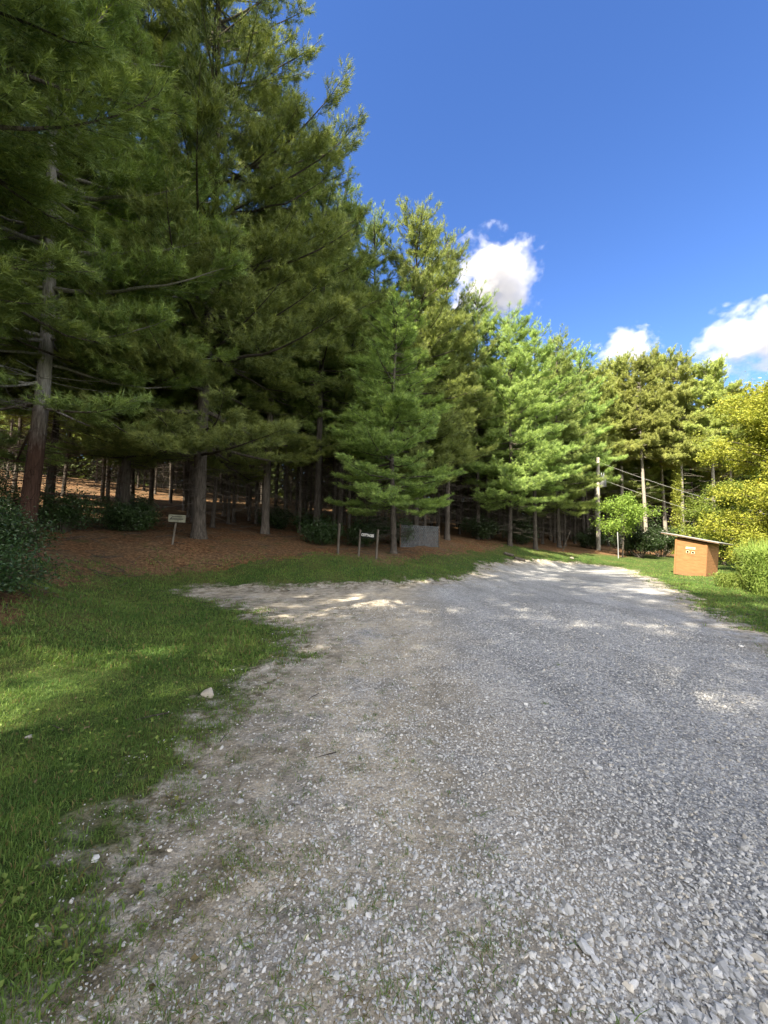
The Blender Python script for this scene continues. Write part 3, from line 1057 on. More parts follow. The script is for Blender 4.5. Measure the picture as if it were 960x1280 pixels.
def scatter(n, ymin, ymax, pw, rng, xs=1.12):
    y = ymin + (ymax - ymin) * rng.random(n) ** pw
    x = rng.uniform(-xs, xs, n) * (y + .25)
    return x, y


x, y = scatter(185000, .75, 10, 1.75, rng)
d = road_d(x, y)
lp = np.clip((x + 1.1) / 1.6, 0, 1) * (1 - .55 * np.clip(1 - np.abs(x - .25 - .06 * y) * 1.5, 0, 1) * (fbm(x * 2, y * 2, 19) > .5))                     # sparser on the worn left strip
keep = (d > -.25) & (rng.random(len(x)) < (.14 + .86 * lp) * np.clip(.22 + d * .8, .05, 1)) & (x < 5.6)
x, y = x[keep], y[keep]
rad = .0052 * np.exp(rng.normal(0, .42, len(x))) * (1 + .05 * y)
coarse = np.clip((x - .25) * 1.2, 0, 1) * np.clip((2.4 - y) / .8, 0, 1) * fbm(x * 2, y * 2, 61)
rad *= 1 + coarse * 2.0 * (rng.random(len(x)) < .4)
rad = np.minimum(rad, .042)
P = np.stack([x, y, ground_z(x, y)], -1)
n2 = 42000                                               # small pale chips over the worn strip
x2, y2 = scatter(n2, .75, 7, 1.5, rng)
d2 = road_d(x2, y2)
k2 = (d2 > -.45) & (x2 < 1.1) & (rng.random(n2) < np.clip(.55 + d2 * .6, .06, 1) * np.clip(fbm(x2 * 3, y2 * 3, 17) * 2.6 - .75, .04, 1))
P = np.r_[P, np.stack([x2[k2], y2[k2], ground_z(x2[k2], y2[k2])], -1)]
rad = np.r_[rad, .0042 * np.exp(rng.normal(0, .35, k2.sum())) * (1 + .1 * y2[k2])]
V, Ft, colr = stones(P, rad, rng)
colr = colr * np.repeat(.80 + .42 * fbm(P[:, 0] * 1.3, P[:, 1] * .45, 27), 12)[:, None]
m = NT('loose stone')
tcs = m.n('ShaderNodeTexCoord').outputs['Object']
c0 = m.mix(.35, m.attr('col').outputs['Color'], m.ramp(m.noise(tcs, 90, 4, .6), [(.3, (.5, .5, .5)), (.7, (1.2, 1.2, 1.2))]), 'MULTIPLY')
M['stone'] = m.done(c0, .88, .25)
tag(link('loose_gravel', mesh(V, [Ft], {'col': colr}), M['stone']), 'loose grey crushed stones covering the road in front', 'gravel', kind='stuff')

# single larger rocks
for px, py, r_, lb, tint in [(260, 870, .075, 'whitish rock lying on the lawn beside the road', (.34, .31, .26)), (440, 1132, .028, 'small white stone alone on the worn gravel strip', (.5, .5, .48)),
                             (36, 921, .035, 'small pale stone in the grass at the left edge', (.33, .31, .27)), (715, 699, .19, 'pale flat rock at the foot of the pines near the road bend', (.32, .29, .23))]:
    p = at(px, py)
    V, Ft, c = stones(np.zeros((1, 3)), np.array([r_]), rng, (.5, .6))
    o = link('rock', mesh(V, [Ft], {'col': np.tile(tint, (12, 1))}), M['stone'])
    o.location = (p[0], p[1], float(ground_z(p[0], p[1])) + r_ * .15)
    bv = o.modifiers.new('bevel', 'BEVEL')
    bv.width, bv.segments = r_ * .12, 2
    tag(o, lb, 'rock')

# grass blades
rng = np.random.default_rng(88)
VV, FF, TT, off = [], [], [], 0


def add_blades(x, y, h_, w_, lean, brown=None):
    global off
    if not len(x):
        return
    P = np.stack([x, y, ground_z(x, y) - .004], -1)
    tone = np.clip(-.15 + 1.1 * fbm(x * 1.5, y * 1.5, 44) + rng.normal(0, .22, len(x)) , 0, 1)
    tone = np.where(rng.random(len(x)) < .10, 1, np.minimum(tone, .92))
    if brown is not None:
        tone = np.where(rng.random(len(x)) < brown, 1, tone)
    V, Ft, t = blades(P, h_, w_, rng, lean, tone)
    VV.append(V)
    FF.append(Ft + off)
    TT.append(t)
    off += len(V)


for n, y0, y1, pw, hh_, ww in [(300000, .7, 7, 1.5, .032, .0040), (170000, 4.5, 16, 1.0, .055, .011), (60000, 12, 28, .9, .06, .02)]:
    x, y = scatter(n, y0, y1, pw, rng, 1.15)
    d, wdd = road_d(x, y), wood_d(x, y)
    pat = fbm(x * 3, y * 3, 71)
    p = np.clip(.12 - d * 1.9 + (pat - .45) * 2.6, 0, 1) * np.clip(.9 - wdd * 1.1 + (pat - .5) * 2, 0, 1)
    k = rng.random(n) < p
    hk = hh_ * (0.65 + .9 * fbm(x[k] * 2.2, y[k] * 2.2, 91))
    add_blades(x[k], y[k], hk, ww, .75)
# matted dead grass and bits along the worn margin
x, y = scatter(90000, .75, 9, 1.5, rng, 1.05)
d = road_d(x, y)
k = (d > -.7) & (d < 1.3) & (x < 1.0) & (rng.random(len(x)) < 1.6 * np.clip(fbm(x * 4, y * 4, 23, 5) - .40, 0, 1) * 3 * np.clip(1.2 - np.abs(d) * .8, 0, 1))
add_blades(x[k], y[k], .016, .0035, 2.2, .62)
# stray tufts in the gravel and broad weed blades in the corner
for n, y0, y1, lim in [(5200, .9, 10, 1.8)]:
    cx_, cy_ = scatter(n, y0, y1, 1.3, rng, 1.0)
    d = road_d(cx_, cy_)
    k = (d > -.1) & (d < lim) & (cx_ < .9) & (rng.random(n) < 1.3 * np.clip(1.1 - d / lim, .05, 1) * fbm(cx_ * 2, cy_ * 2, 15) * 1.3)
    cx_, cy_ = cx_[k], cy_[k]
    rep = 14
    xx = np.repeat(cx_, rep) + rng.normal(0, .03, len(cx_) * rep)
    yy = np.repeat(cy_, rep) + rng.normal(0, .025, len(cy_) * rep)
    add_blades(xx, yy, .028, .0035, 1.1)
cx_ = np.array([.42, .02, -.05, 1.55, 2.2, .2, -.35]); cy_ = np.array([1.62, 2.35, 3.6, 3.9, 5.1, 1.3, 1.5])
add_blades(np.repeat(cx_, 26) + rng.normal(0, .018, 26 * 7), np.repeat(cy_, 26) + rng.normal(0, .018, 26 * 7), .035, .0035, .9)
x, y = scatter(5200, .9, 4.2, 1.3, rng, 1.1)
k = (road_d(x, y) < .05) & (fbm(x * 2.5, y * 2.5, 29) > .5)
add_blades(x[k], y[k], .05, .008, .9)
tag(link('grass', mesh(np.concatenate(VV), [np.concatenate(FF)], {'tone': np.concatenate(TT)}), M['grass']), 'short green grass of the lawn with worn thin patches', 'grass', kind='stuff')

# broad weed leaves, dead leaves, twigs and needles lying about
x, y = scatter(9000, .9, 9, 1.4, rng, 1.1)
k = (road_d(x, y) < -.05) & (wood_d(x, y) < 0) & (fbm(x * 1.3, y * 1.3, 37) > .46)
P = np.stack([x[k], y[k], ground_z(x[k], y[k]) + .028], -1)
V, Ft, t = leaves(P, .032, rng, flat=1.6, aspect=.7)
tag(link('lawn_weeds', mesh(V, [Ft], {'tone': t}), M['grass']), 'small broad weed leaves among the grass', 'weeds', kind='stuff')
x, y = scatter(5200, .9, 26, 1.5, rng, 1.1)
k = ((road_d(x, y) < .4) & (rng.random(len(x)) < np.where(wood_d(x, y) > -.5, .8, .13)))
P = np.stack([x[k], y[k], ground_z(x[k], y[k]) + .02], -1)
V, Ft, t = leaves(P, .034, rng, flat=1.5, aspect=.6)
tag(link('dead_leaves', mesh(V, [Ft], {'tone': t}), M['dry_leaf']), 'dead tan leaves scattered on the ground', 'leaves', kind='stuff')
mb = MB()
x, y = scatter(2200, 2.6, 22, 1.0, rng, 1.05)
k = (road_d(x, y) < 1.2) & ((rng.random(2200) < .04) | (wood_d(x, y) > 0))
for a, b in zip(x[k], y[k]):
    az, L = rng.uniform(0, 6.28), rng.uniform(.06, .3) * (1 if b < 6 else 2.2)
    q = np.array([[a, b], [a + math.cos(az) * L * .5 + rng.normal(0, .01), b + math.sin(az) * L * .5], [a + math.cos(az) * L, b + math.sin(az) * L]])
    mb.tube(np.c_[q, ground_z(q[:, 0], q[:, 1]) + .02], [.004 + .01 * L, .003 + .008 * L, .002], 4, False)
tag(link('fallen_twigs', mb.mesh(), M['bark']), 'fallen twigs on the needle litter and the road edge', 'twigs', kind='stuff')

# ------------------------------------------------------------------ wooden shed
m = NT('shed cedar')
tc = m.n('ShaderNodeTexCoord').outputs['Object']
mp = m.n('ShaderNodeMapping')
mp.inputs['Scale'].default_value = (1.5, 1.5, 22)
m.l(tc, mp.inputs[0])
gr = m.noise(mp.outputs[0], 2.0, 6, .6)
blot = m.noise(tc, 3.2, 4)
kn = m.n('ShaderNodeTexVoronoi', Scale=5.0)
m.l(tc, kn.inputs[0])
col = m.ramp(gr, [(.3, (.13, .066, .027)), (.55, (.23, .122, .052)), (.75, (.32, .18, .080))])
col = m.mix(m.math('MULTIPLY', blot, .45), col, (.22, .085, .03))
col = m.mix(m.ramp(kn.outputs['Distance'], [(.04, (.7, .7, .7)), (.09, (0, 0, 0))]), col, (.14, .055, .02))
sz = m.n('ShaderNodeSeparateXYZ')
m.l(tc, sz.inputs[0])
saw = m.math('FRACT', m.math('MULTIPLY', sz.outputs[2], 6.2))
joint = m.ramp(saw, [(.0, (1, 1, 1)), (.05, (0, 0, 0))])
col = m.mix(m.math('MULTIPLY', joint, .35), col, (.10, .04, .015))
foot = m.math('MULTIPLY', m.math('SUBTRACT', 1.0, m.math('MULTIPLY', sz.outputs[2], 3.2), True), m.noise(tc, 6, 5), True)
col = m.mix(foot, col, (.11, .075, .045))
M['cedar'] = m.done(col, .7, .25, m.bump(m.math('SUBTRACT', gr, joint), .5, .012))
m = NT('roof metal')
tc = m.n('ShaderNodeTexCoord').outputs['Object']
M['roof_metal'] = m.done(m.ramp(m.noise(tc, 5, 5), [(.3, (.20, .205, .21)), (.7, (.34, .345, .35))]), .45, .5)
m = NT('painted hole shade')
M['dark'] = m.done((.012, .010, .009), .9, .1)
m = NT('roof underside timber')
tc = m.n('ShaderNodeTexCoord').outputs['Object']
M['timber_dark'] = m.done(m.ramp(m.noise(tc, 8, 5), [(.3, (.07, .045, .028)), (.7, (.15, .10, .065))]), .85, .15)
m = NT('brass plate')
tc = m.n('ShaderNodeTexCoord').outputs['Object']
M['plate'] = m.done(m.ramp(m.noise(tc, 20, 4), [(.3, (.55, .42, .26)), (.7, (.70, .58, .40))]), .6, .3)

# corners of the front from the picture, sides squared to them
pl, pr = at(845, 718), at(879, 721)
ctr = (pl + pr) / 2
az = R(-60)                                                # front turned towards the road and the sun
Wd, Dp, Ht = 1.36, 1.2, 1.74
s_e = empty('wooden_shed', (ctr[0], ctr[1], h1(ctr[0], ctr[1]) - .03), 'small reddish wooden shed with slanted metal roof and two round holes', 'shed', None, az)
s_e.rotation_euler = (0, R(4.5), az)                      # the whole box leans a little
HL, HR_ = Ht + .085, Ht - .085                                # wall heights left and right: a mono-pitch roof


def wall(name, pts, th, axis, parent, mat):
    """a panel whose outline pts (u, z) is pushed th deep; axis 'y': u runs along x, axis 'x': u runs along y"""
    k = len(pts)
    A = np.array([(u_, 0, z_) for u_, z_ in pts], float)
    B = A + [0, th, 0]
    V = np.r_[A, B]
    if axis[0] == 'x':
        V = V[:, [1, 0, 2]]
    V = V + np.asarray(axis[1])
    mb_ = MB()
    mb_.add(V, [list(range(k))] if k == 4 else [])
    mb_.add(V, [list(range(k))[::-1]])
    mb_.add(V, [(i, (i + 1) % k, (i + 1) % k, i) for i in range(0)] or [[0, 1, 1 + k, k], [1, 2, 2 + k, 1 + k], [2, 3, 3 + k, 2 + k], [3, 0, k, 3 + k]])
    V0 = V
    me = mesh(V0, [np.array([[3, 2, 1, 0], [4, 5, 6, 7], [0, 1, 5, 4], [1, 2, 6, 5], [2, 3, 7, 6], [3, 0, 4, 7]])])
    return link(name, me, mat, parent)


hw = Wd / 2
# front wall with two real round holes
import bmesh


def front_wall():
    bm = bmesh.new()
    th, n = .025, 14
    out = [(-hw, 0), (hw, 0), (hw, HR_), (-hw, HL)]
    holes = [(-.11, 1.17), (.11, 1.15)]
    r_ = .052
    for yy in (0, th):
        loops = [[bm.verts.new((a, yy, b)) for a, b in out]]
        for hx, hz in holes:
            loops.append([bm.verts.new((hx + r_ * math.cos(i / n * 2 * math.pi), yy, hz + r_ * math.sin(i / n * 2 * math.pi))) for i in range(n)])
        eds = []
        for lp in loops:
            eds += [bm.edges.new((lp[i], lp[(i + 1) % len(lp)])) for i in range(len(lp))]
        bmesh.ops.triangle_fill(bm, edges=eds, use_beauty=True, use_dissolve=False)
        if yy == 0:
            first = loops
    for la, lb in zip(first, loops):
        for i in range(len(la)):
            j = (i + 1) % len(la)
            bm.faces.new((la[i], la[j], lb[j], lb[i]))
    bmesh.ops.recalc_face_normals(bm, faces=bm.faces[:])
    me = bpy.data.meshes.new('front_wall')
    bm.to_mesh(me)
    bm.free()
    return link('front_wall', me, M['cedar'], s_e)


fw = front_wall()
wall('side_wall', [(.028, 0), (Dp, 0), (Dp, HR_ - .005), (.028, HR_ - .005)], .025, ('x', (hw - .025, 0, 0)), s_e, M['cedar'])
wall('side_wall', [(.028, 0), (Dp, 0), (Dp, HL - .005), (.028, HL - .005)], .025, ('x', (-hw, 0, 0)), s_e, M['cedar'])
wall('back_wall', [(-hw + .028, 0), (hw - .028, 0), (hw - .028, HR_), (-hw + .028, HL)], .025, ('y', (0, Dp - .03, 0)), s_e, M['cedar'])
slope = math.atan2(HL - HR_, Wd)
rot = Matrix.Rotation(slope, 4, 'Y') @ Matrix.Rotation(R(-3), 4, 'X')
mb = MB()
mb.box((-.05, Dp / 2 - .02, Ht + .072), (2.44, Dp + .34, .05), rot, .008)
rf = link('roof', mb.mesh(), M['timber_dark'], s_e)
mb = MB()
xs = np.linspace(-1.24, 1.24, 60)
zz = .012 + .010 * np.abs(((xs * 8) % 1) - .5)
A = np.stack([xs, np.full(60, -(Dp + .36) / 2), zz], -1)
B = np.stack([xs, np.full(60, (Dp + .36) / 2), zz], -1)
V = np.r_[A, B, A - [0, 0, .012], B - [0, 0, .012]]
i = np.arange(59)
fq = np.concatenate([np.stack([i, i + 1, i + 61, i + 60], -1), np.stack([i + 120, i + 180, i + 181, i + 121], -1), np.stack([i, i + 120, i + 121, i + 1], -1), np.stack([i + 60, i + 61, i + 181, i + 180], -1),
                     [[0, 60, 180, 120], [59, 179, 239, 119]]])
V = V @ np.array(rot.to_3x3()).T + [-.05, Dp / 2 - .02, Ht + .103]
mb.add(V, fq)
link('metal_sheet', mb.mesh(), M['roof_metal'], rf)
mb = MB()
mb.box((0, .9, .8), (1.2, .02, 1.3))  # near-black sheet inside the shed paints the shade seen through the holes
link('hole_shade_sheet', mb.mesh(), M['dark'], s_e)
for a, b in ((-hw + .05, 1), (hw - .05, -1)):
    mb = MB()
    hz = (HL if a < 0 else HR_) - .03
    mb.box((a, -.012, hz / 2), (.075, .022, hz), None, .004)
    link('corner_trim', mb.mesh(), M['cedar'], s_e)
mb = MB()
mb.box((0, -.010, 1.36), (.40, .016, .10), None, .004)
pt = link('name_plate', mb.mesh(), M['plate'], s_e)
mb = MB()
mb.box((0, -.021, 1.36), (.29, .004, .028), None, .001)
link('plate_line', mb.mesh(), M['timber_dark'], pt)
for a, z_ in ((-.11, 1.17), (.11, 1.15)):
    mb = MB()
    th = np.linspace(0, 2 * math.pi, 21)
    mb.tube(np.stack([a + .062 * np.cos(th), np.full(21, -.006), z_ + .062 * np.sin(th)], -1), .012, 6, False)
    link('hole_rim', mb.mesh(True), M['plate'], s_e)
mb = MB()
th = np.linspace(math.pi * 1.15, math.pi * 1.85, 12)
mb.tube(np.stack([.15 * np.cos(th), np.full(12, -.004), 1.12 + .10 * np.sin(th)], -1), .006, 5)
link('carved_arc', mb.mesh(True), M['timber_dark'], s_e)
# a thin stick leaning on the right side
p = at(896, 720)
mb = MB()
mb.tube(np.array([[0, 0, -.03], [-.04, .03, .45], [-.15, .1, .95]]), [.018, .016, .014], 6)
o = link('leaning_stick', mb.mesh(True), M['bark'])
o.location = tuple(p)
tag(o, 'thin stick leaning against the right side of the wooden shed', 'stick')

# ------------------------------------------------------------------ posts and signs
m = NT('sign black board')
M['board_dark'] = m.done((.02, .022, .022), .7, .25)
m = NT('sign white paint')
M['paint_white'] = m.done((.72, .72, .70), .6, .3)
m = NT('weathered board')
tc = m.n('ShaderNodeTexCoord').outputs['Object']
M['board_pale'] = m.done(m.ramp(m.noise(tc, 9, 5), [(.3, (.11, .11, .08)), (.7, (.21, .21, .16))]), .85, .15)


def post(mb_, x, y, h_, r_, lean=(0, 0)):
    mb_.tube(np.array([[x, y, -.15], [x + lean[0] * .5, y + lean[1] * .5, h_ * .5], [x + lean[0], y + lean[1], h_]]), [r_, r_, r_ * .95], 9)


p = at(422, 692)
mb = MB()
post(mb, 0, 0, 1.12, .05, (.05, 0))
o = link('wooden_post', mb.mesh(True), M['wood_grey'])
o.location = tuple(p)
tag(o, 'tall lone wooden post standing left of the lettered sign', 'post')

pa, pb = at(448, 694), at(470, 699)
az = math.atan2(pb[1] - pa[1], pb[0] - pa[0])
wdt = float(np.hypot(*(pb - pa)[:2]))
hz = float(pa[2] - pb[2])
e = empty('lettered_sign', tuple(pb), 'dark sign with white letters hung between two wooden posts', 'sign', None, az)
for xx, zz, hh_ in ((-wdt, hz, .95), (0, 0, 1.08)):
    mb = MB()
    post(mb, xx, 0, hh_ + zz, .042, (.07, 0))
    link('post', mb.mesh(True), M['wood_grey'], e)
mb = MB()
mb.box((-wdt / 2 + .05, -.055, .80 + hz / 2), (wdt * .80, .03, .19), Matrix.Rotation(R(5), 4, 'Y'), .005)
bd = link('board', mb.mesh(), M['board_dark'], e)
fc = bpy.data.curves.new('letters', 'FONT')
fc.body = 'COTTAGES'
fc.size, fc.extrude, fc.align_x, fc.align_y = .13, .004, 'CENTER', 'CENTER'
fc.offset = .004
fo = bpy.data.objects.new('lettering', fc)
COL.objects.link(fo)
fc.materials.append(M['paint_white'])
fo.parent = bd
fo.matrix_local = Matrix.Translation((-wdt / 2 + .05, -.075, .80 + hz / 2)) @ Matrix.Rotation(R(5), 4, 'Y') @ Matrix.Rotation(R(90), 4, 'X')
bpy.context.view_layer.update()
tw_ = max(fo.dimensions.x, .01)
fo.scale = (wdt * .70 / tw_,) + (1, 1)
bpy.context.view_layer.update()
lme = bpy.data.meshes.new_from_object(fo.evaluated_get(bpy.context.evaluated_depsgraph_get()))
lo = link('lettering', lme, [])
lo.parent, lo.matrix_local = bd, fo.matrix_local.copy()
bpy.data.objects.remove(fo)
lo.name = 'lettering'

p = at(215, 680)
e = empty('board_sign', tuple(p), 'small pale board sign with dark marks on a leaning post', 'sign', None, R(22))
mb = MB()
post(mb, 0, 0, .82, .035, (.10, 0))
link('post', mb.mesh(True), M['wood_grey'], e)
mb = MB()
mb.box((.12, -.05, .86), (.52, .03, .25), Matrix.Rotation(R(2), 4, 'Y'), .014)
bd = link('board', mb.mesh(), M['board_pale'], e)
mb = MB()
mb.box((.12, -.068, .92), (.30, .006, .018))
mb.box((.16, -.068, .84), (.30, .006, .030))
mb.box((-.06, -.068, .86), (.10, .006, .026), Matrix.Rotation(R(-50), 4, 'Y'))
mb.box((-.03, -.068, .84), (.09, .006, .024))
link('painted_marks', mb.mesh(), M['board_dark'], bd)

# grey lattice screen
pa, pb = at(501, 684), at(548, 684)
az = math.atan2(pb[1] - pa[1], pb[0] - pa[0])
Wl, Hl = float(np.hypot(*(pb - pa)[:2])), 1.02
e = empty('lattice_screen', tuple(pa), 'low grey lattice screen between pine trunks right of the lettered sign', 'screen', None, az)
e.rotation_euler = (0, 0, az)
m = NT('grey lattice')
tc = m.n('ShaderNodeTexCoord').outputs['Object']
M['lattice'] = m.done(m.ramp(m.noise(tc, 6, 5), [(.3, (.05, .054, .057)), (.7, (.13, .135, .14))]), .8, .2)
mb = MB()
step = .16
for sgn, yo in ((1, 0), (-1, .012)):
    c = -Hl
    while c < Wl + Hl:
        # the slat from the bottom edge to the top edge, clipped to the panel
        x0, x1 = c, c + sgn * Hl
        ta, tb = 0.0, 1.0
        dx = x1 - x0
        for lim, s_ in ((0, 1), (Wl, -1)):
            q0, q1 = s_ * (x0 - lim), s_ * (x1 - lim)
            if q0 < 0 and q1 < 0:
                ta, tb = 1, 0
                break
            if q0 < 0:
                ta = max(ta, q0 / (q0 - q1))
            if q1 < 0:
                tb = min(tb, q0 / (q0 - q1))
        if tb - ta > .03:
            A_, B_ = np.array([x0 + dx * ta, yo, Hl * ta]), np.array([x0 + dx * tb, yo, Hl * tb])
            L = np.linalg.norm(B_ - A_)
            mb.box((A_ + B_) / 2, (L, .010, .05), Matrix.Rotation(-math.atan2(B_[2] - A_[2], B_[0] - A_[0]), 4, 'Y'))
        c += step
link('lattice_panel', mb.mesh(), M['lattice'], e)
for x_, z_, sx_, sz_ in ((Wl / 2, Hl, Wl + .06, .035), (Wl / 2, .02, Wl + .06, .035)):
    mb = MB()
    mb.box((x_, .004, z_), (sx_, .04, sz_), None, .004)
    link('rail', mb.mesh(), M['lattice'], e)
for x_ in (-.05, Wl + .05):
    mb = MB()
    mb.box((x_, .004, Hl / 2), (.05, .05, Hl + .12), None, .005)
    link('post', mb.mesh(), M['timber_dark'], e)

# logs lying at the road bend
for i, (pxa, pya, pxb, pyb, lb) in enumerate([(630, 693, 642, 696, 'dark short log lying on the grass near the road bend'), (643, 699, 656, 702, 'longer dark log lying nearest the road bend')]):
    a, b = at(pxa, pya), at(pxb, pyb)
    mb = MB()
    P = np.linspace(a, b, 5) + [0, 0, .07]
    mb.tube(P - a, [.085, .09, .088, .085, .08], 9)
    o = link('log', mb.mesh(True), M['bark'])
    o.location = tuple(a)
    tag(o, lb, 'log')

# thin poles
m = NT('galvanised steel')
M['steel'] = m.done((.15, .155, .16), .6, .3)
p = at(773, 698)
hh_ = z_for(773, 665, p[1])[0] - p[2]
mb = MB()
mb.tube(np.array([[0, 0, -.2], [0, 0, hh_ / 2], [-.02, 0, hh_]]), .032, 8)
o = link('metal_pole', mb.mesh(True), M['steel'])
o.location = tuple(p)
tag(o, 'thin grey metal pole left of the wooden shed', 'pole')
p = at(703, 689)
zt, xt = z_for(713, 664, p[1])
mb = MB()
mb.tube(np.array([[0, 0, -.1], [(xt - p[0]) * .5, .02, (zt - p[2]) * .5], [xt - p[0], 0, zt - p[2]]]), [.032, .028, .022], 7)
o = link('leaning_pole', mb.mesh(True), M['wood_grey'])
o.location = tuple(p)
tag(o, 'bare pale pole leaning at the foot of the pines by the road bend', 'pole')
p = at(940, 733)
mb = MB()
mb.box((0, 0, .2), (.07, .05, .62), Matrix.Rotation(R(-5), 4, 'Y'), .006)
o = link('marker_stake', mb.mesh(), M['paint_white'])
o.location = tuple(p)
tag(o, 'short white stake standing in the tall weeds', 'stake')

# utility pole with its transformer and two wires
UY = 33.0
ux = z_for(748, 690, UY)[1]
uz = h1(ux, UY)
top = z_for(751, 572, UY)[0] - uz
e = empty('utility_pole', (ux, UY, uz), 'pale utility pole with a grey transformer among the pines', 'utility pole')
mb = MB()
mb.tube(np.array([[0, 0, -.3], [.05, 0, top * .5], [.12, 0, top]]), [.17, .15, .12], 10)
link('pole', mb.mesh(True), M['bark_pale'], e)
mb = MB()
zt = z_for(754, 602, UY)[0] - uz
mb.tube(np.array([[.42, -.1, zt - .48], [.42, -.1, zt - .46], [.42, -.1, zt + .42], [.42, -.1, zt + .46], [.42, -.1, zt + .5]]), [.22, .27, .27, .24, .12], 14)
tr_ = link('transformer', mb.mesh(True), M['steel'], e)
mb = MB()
for dx in (-.1, .1):
    mb.tube(np.array([[.42 + dx, -.1, zt + .45], [.42 + dx, -.1, zt + .72]]), .035, 7)
link('bushing', mb.mesh(True), M['paint_white'], tr_)
mb = MB()
mb.box((.2, -.04, zt + .2), (.3, .08, .08))
link('bracket', mb.mesh(), M['steel'], e)
m = NT('aluminium wire')
M['wire'] = m.done((.42, .42, .40), .5, .4)
for i, (dz, zb) in enumerate(((-.35, 2.6), (-1.7, 1.3))):
    A_, B_ = np.array([ux + .1, UY, uz + top + dz]), np.array([36.0, 31.0, zb])
    s = np.linspace(0, 1, 30)[:, None]
    P = A_ * (1 - s) + B_ * s
    P[:, 2] -= (.55 * 4 * s * (1 - s))[:, 0]
    mb = MB()
    mb.tube(P - A_, .008, 5)
    o = link('power_line', mb.mesh(True), M['wire'])
    o.location = tuple(A_)
    tag(o, ('upper' if i == 0 else 'lower') + ' of the two wires running right from the utility pole', 'wire')

# ------------------------------------------------------------------ clouds
def cloud(px, py, dist, rx, rz_, seed, label, dens=.05, squash=1.0, thr=.0):
    d = ray(px, py)
    c = CAM + d / np.linalg.norm(d) * dist
    bm = bmesh.new()
    bmesh.ops.create_icosphere(bm, subdivisions=5, radius=1)
    from mathutils import noise as nz
    for v_ in bm.verts:
        p_ = v_.co.copy()
        v_.co = p_ * (1 + .25 * nz.noise(p_ * 1.7 + Vector((seed, 0, 0))) + .12 * nz.noise(p_ * 4 + Vector((0, seed, 0))))
        v_.co = Vector((v_.co.x * rx, v_.co.y * rx * .9, v_.co.z * rz_))
    me = bpy.data.meshes.new('cloud')
    bm.to_mesh(me)
    bm.free()
    o = bpy.data.objects.new('cloud', me)
    COL.objects.link(o)
    o.location = tuple(c)
    m_ = bpy.data.materials.new('cloud vapour')
    m_.use_nodes = True
    t = m_.node_tree
    t.nodes.clear()
    out = t.nodes.new('ShaderNodeOutputMaterial')
    pv = t.nodes.new('ShaderNodeVolumePrincipled')
    pv.inputs['Color'].default_value = (.60, .60, .62, 1)
    pv.inputs['Anisotropy'].default_value = .0
    tc_ = t.nodes.new('ShaderNodeTexCoord')
    mp_ = t.nodes.new('ShaderNodeMapping')
    mp_.inputs['Scale'].default_value = (1 / rx, 1 / (rx * .9), 1 / rz_)
    t.links.new(tc_.outputs['Object'], mp_.inputs[0])
    ln_ = t.nodes.new('ShaderNodeVectorMath')
    ln_.operation = 'LENGTH'
    t.links.new(mp_.outputs[0], ln_.inputs[0])
    nzt = t.nodes.new('ShaderNodeTexNoise')
    nzt.inputs['Scale'].default_value = 2.1
    nzt.inputs['Detail'].default_value = 6
    nzt.inputs['Roughness'].default_value = .62
    of = t.nodes.new('ShaderNodeVectorMath')
    of.operation = 'ADD'
    of.inputs[1].default_value = (seed * 3.1, seed * 1.7, 0)
    t.links.new(mp_.outputs[0], of.inputs[0])
    t.links.new(of.outputs[0], nzt.inputs['Vector'])

    def mt(op, a, b, cl=False):
        q = t.nodes.new('ShaderNodeMath')
        q.operation, q.use_clamp = op, cl
        for i_, v2 in enumerate((a, b)):
            if hasattr(v2, 'links'):
                t.links.new(v2, q.inputs[i_])
            else:
                q.inputs[i_].default_value = v2
        return q.outputs[0]
    f = mt('SUBTRACT', mt('ADD', mt('MULTIPLY', nzt.outputs['Fac'], 2.6), -.62 + thr), ln_.outputs['Value'])
    f = mt('MULTIPLY', f, 2.2, True)
    t.links.new(mt('MULTIPLY', f, dens), pv.inputs['Density'])
    t.links.new(pv.outputs[0], out.inputs['Volume'])
    me.materials.append(m_)
    return tag(o, label, 'cloud')


cloud(616, 352, 900, 102, 88, 1.3, 'large white cloud touching the tallest middle pines')
cloud(784, 433, 900, 60, 42, 2.9, 'small low white cloud above the right pines')
cloud(942, 426, 900, 92, 66, 4.7, 'white cloud at the right edge of the sky')

# ------------------------------------------------------------------ light
EL = R(42)
sunv = Vector((SUN_AZ[0] * math.cos(EL), SUN_AZ[1] * math.cos(EL), math.sin(EL))).normalized()
sd = bpy.data.lights.new('sun', 'SUN')
sd.energy, sd.angle, sd.color = 5.0, R(.53), (1, .89, .70)
so = bpy.data.objects.new('sun', sd)
COL.objects.link(so)
so.rotation_euler = sunv.to_track_quat('Z', 'Y').to_euler()
so.location = (-30, -5, 30)

w = bpy.data.worlds.new('World')
sc.world = w
w.use_nodes = True
nt = w.node_tree
bg = nt.nodes['Background']
sky = nt.nodes.new('ShaderNodeTexSky')
sky.sky_type = 'NISHITA'
sky.sun_disc = False
sky.sun_elevation = EL
sky.sun_rotation = math.atan2(sunv.x, sunv.y)
sky.altitude, sky.air_density, sky.dust_density, sky.ozone_density = 300, 1.0, .3, 2.5
hsv = nt.nodes.new('ShaderNodeHueSaturation')
hsv.inputs['Saturation'].default_value = 1.22
hsv.inputs['Hue'].default_value = .513
nt.links.new(sky.outputs[0], hsv.inputs['Color'])


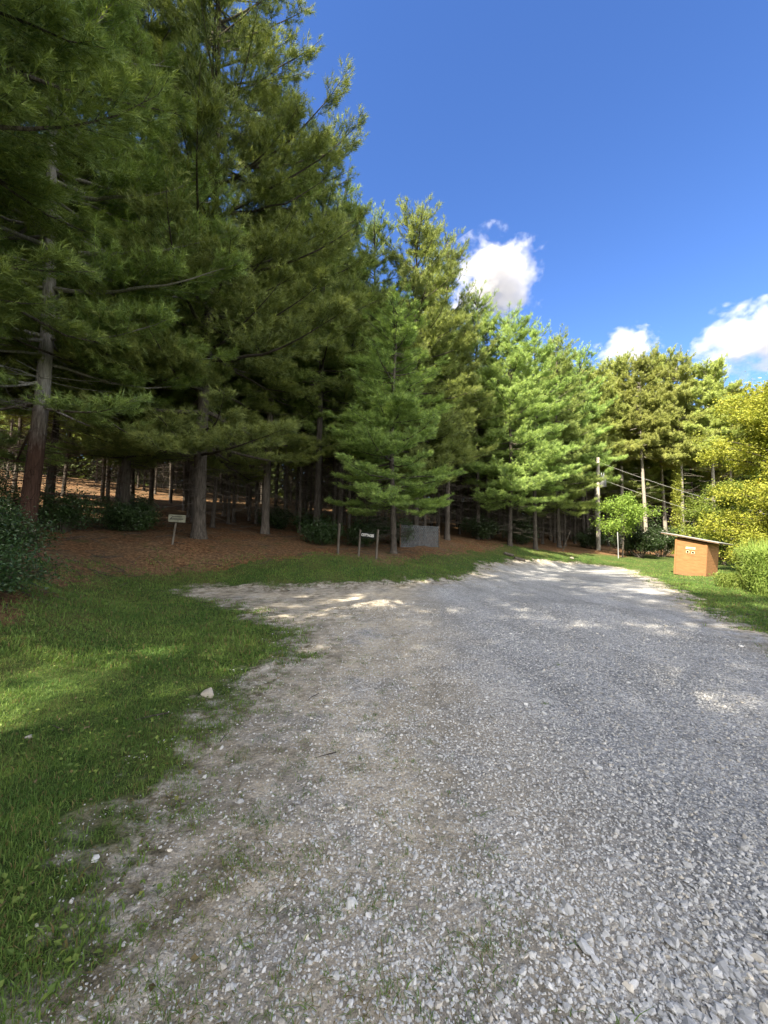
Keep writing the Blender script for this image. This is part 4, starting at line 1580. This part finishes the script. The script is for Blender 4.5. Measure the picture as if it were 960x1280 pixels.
def wn(op, a, b=0.0, cl=False):
    q = nt.nodes.new('ShaderNodeMath')
    q.operation, q.use_clamp = op, cl
    for i_, v2 in enumerate((a, b)):
        if hasattr(v2, 'links'):
            nt.links.new(v2, q.inputs[i_])
        else:
            q.inputs[i_].default_value = v2
    return q.outputs[0]


# unseen cloud bank behind the camera, added to fill the shade with neutral light
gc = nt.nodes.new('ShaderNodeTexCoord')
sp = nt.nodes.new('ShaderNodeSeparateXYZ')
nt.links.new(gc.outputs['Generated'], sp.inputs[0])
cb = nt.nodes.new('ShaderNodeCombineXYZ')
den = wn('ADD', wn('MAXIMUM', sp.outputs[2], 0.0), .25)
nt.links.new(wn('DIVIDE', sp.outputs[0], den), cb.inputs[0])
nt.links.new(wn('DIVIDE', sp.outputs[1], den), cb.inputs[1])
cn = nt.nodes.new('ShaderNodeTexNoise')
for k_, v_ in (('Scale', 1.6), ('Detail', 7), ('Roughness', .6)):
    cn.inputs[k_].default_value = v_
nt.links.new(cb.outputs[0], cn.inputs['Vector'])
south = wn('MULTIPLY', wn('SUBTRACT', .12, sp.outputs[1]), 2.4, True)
fill_cloud = wn('MULTIPLY', wn('SUBTRACT', wn('ADD', cn.outputs['Fac'], wn('MULTIPLY', south, .30)), .60), 6.0, True)
fill_cloud = wn('MULTIPLY', fill_cloud, south)
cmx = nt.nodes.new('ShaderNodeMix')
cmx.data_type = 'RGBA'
nt.links.new(fill_cloud, cmx.inputs[0])
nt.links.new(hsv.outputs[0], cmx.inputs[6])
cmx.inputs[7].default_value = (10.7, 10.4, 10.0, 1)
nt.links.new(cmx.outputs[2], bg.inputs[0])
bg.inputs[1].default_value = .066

# ------------------------------------------------------------------ render settings
sc.render.engine = 'CYCLES'
cy_ = sc.cycles
cy_.use_denoising = True
cy_.use_adaptive_sampling = True
cy_.adaptive_threshold = .01
cy_.max_bounces, cy_.diffuse_bounces, cy_.glossy_bounces, cy_.transmission_bounces, cy_.volume_bounces, cy_.transparent_max_bounces = 5, 3, 1, 2, 5, 4
cy_.caustics_reflective = cy_.caustics_refractive = False
sc.view_settings.view_transform = 'Standard'
sc.view_settings.look = 'None'
sc.view_settings.exposure = 2.25
sc.view_settings.gamma = 1
sc.view_settings.use_curve_mapping = False
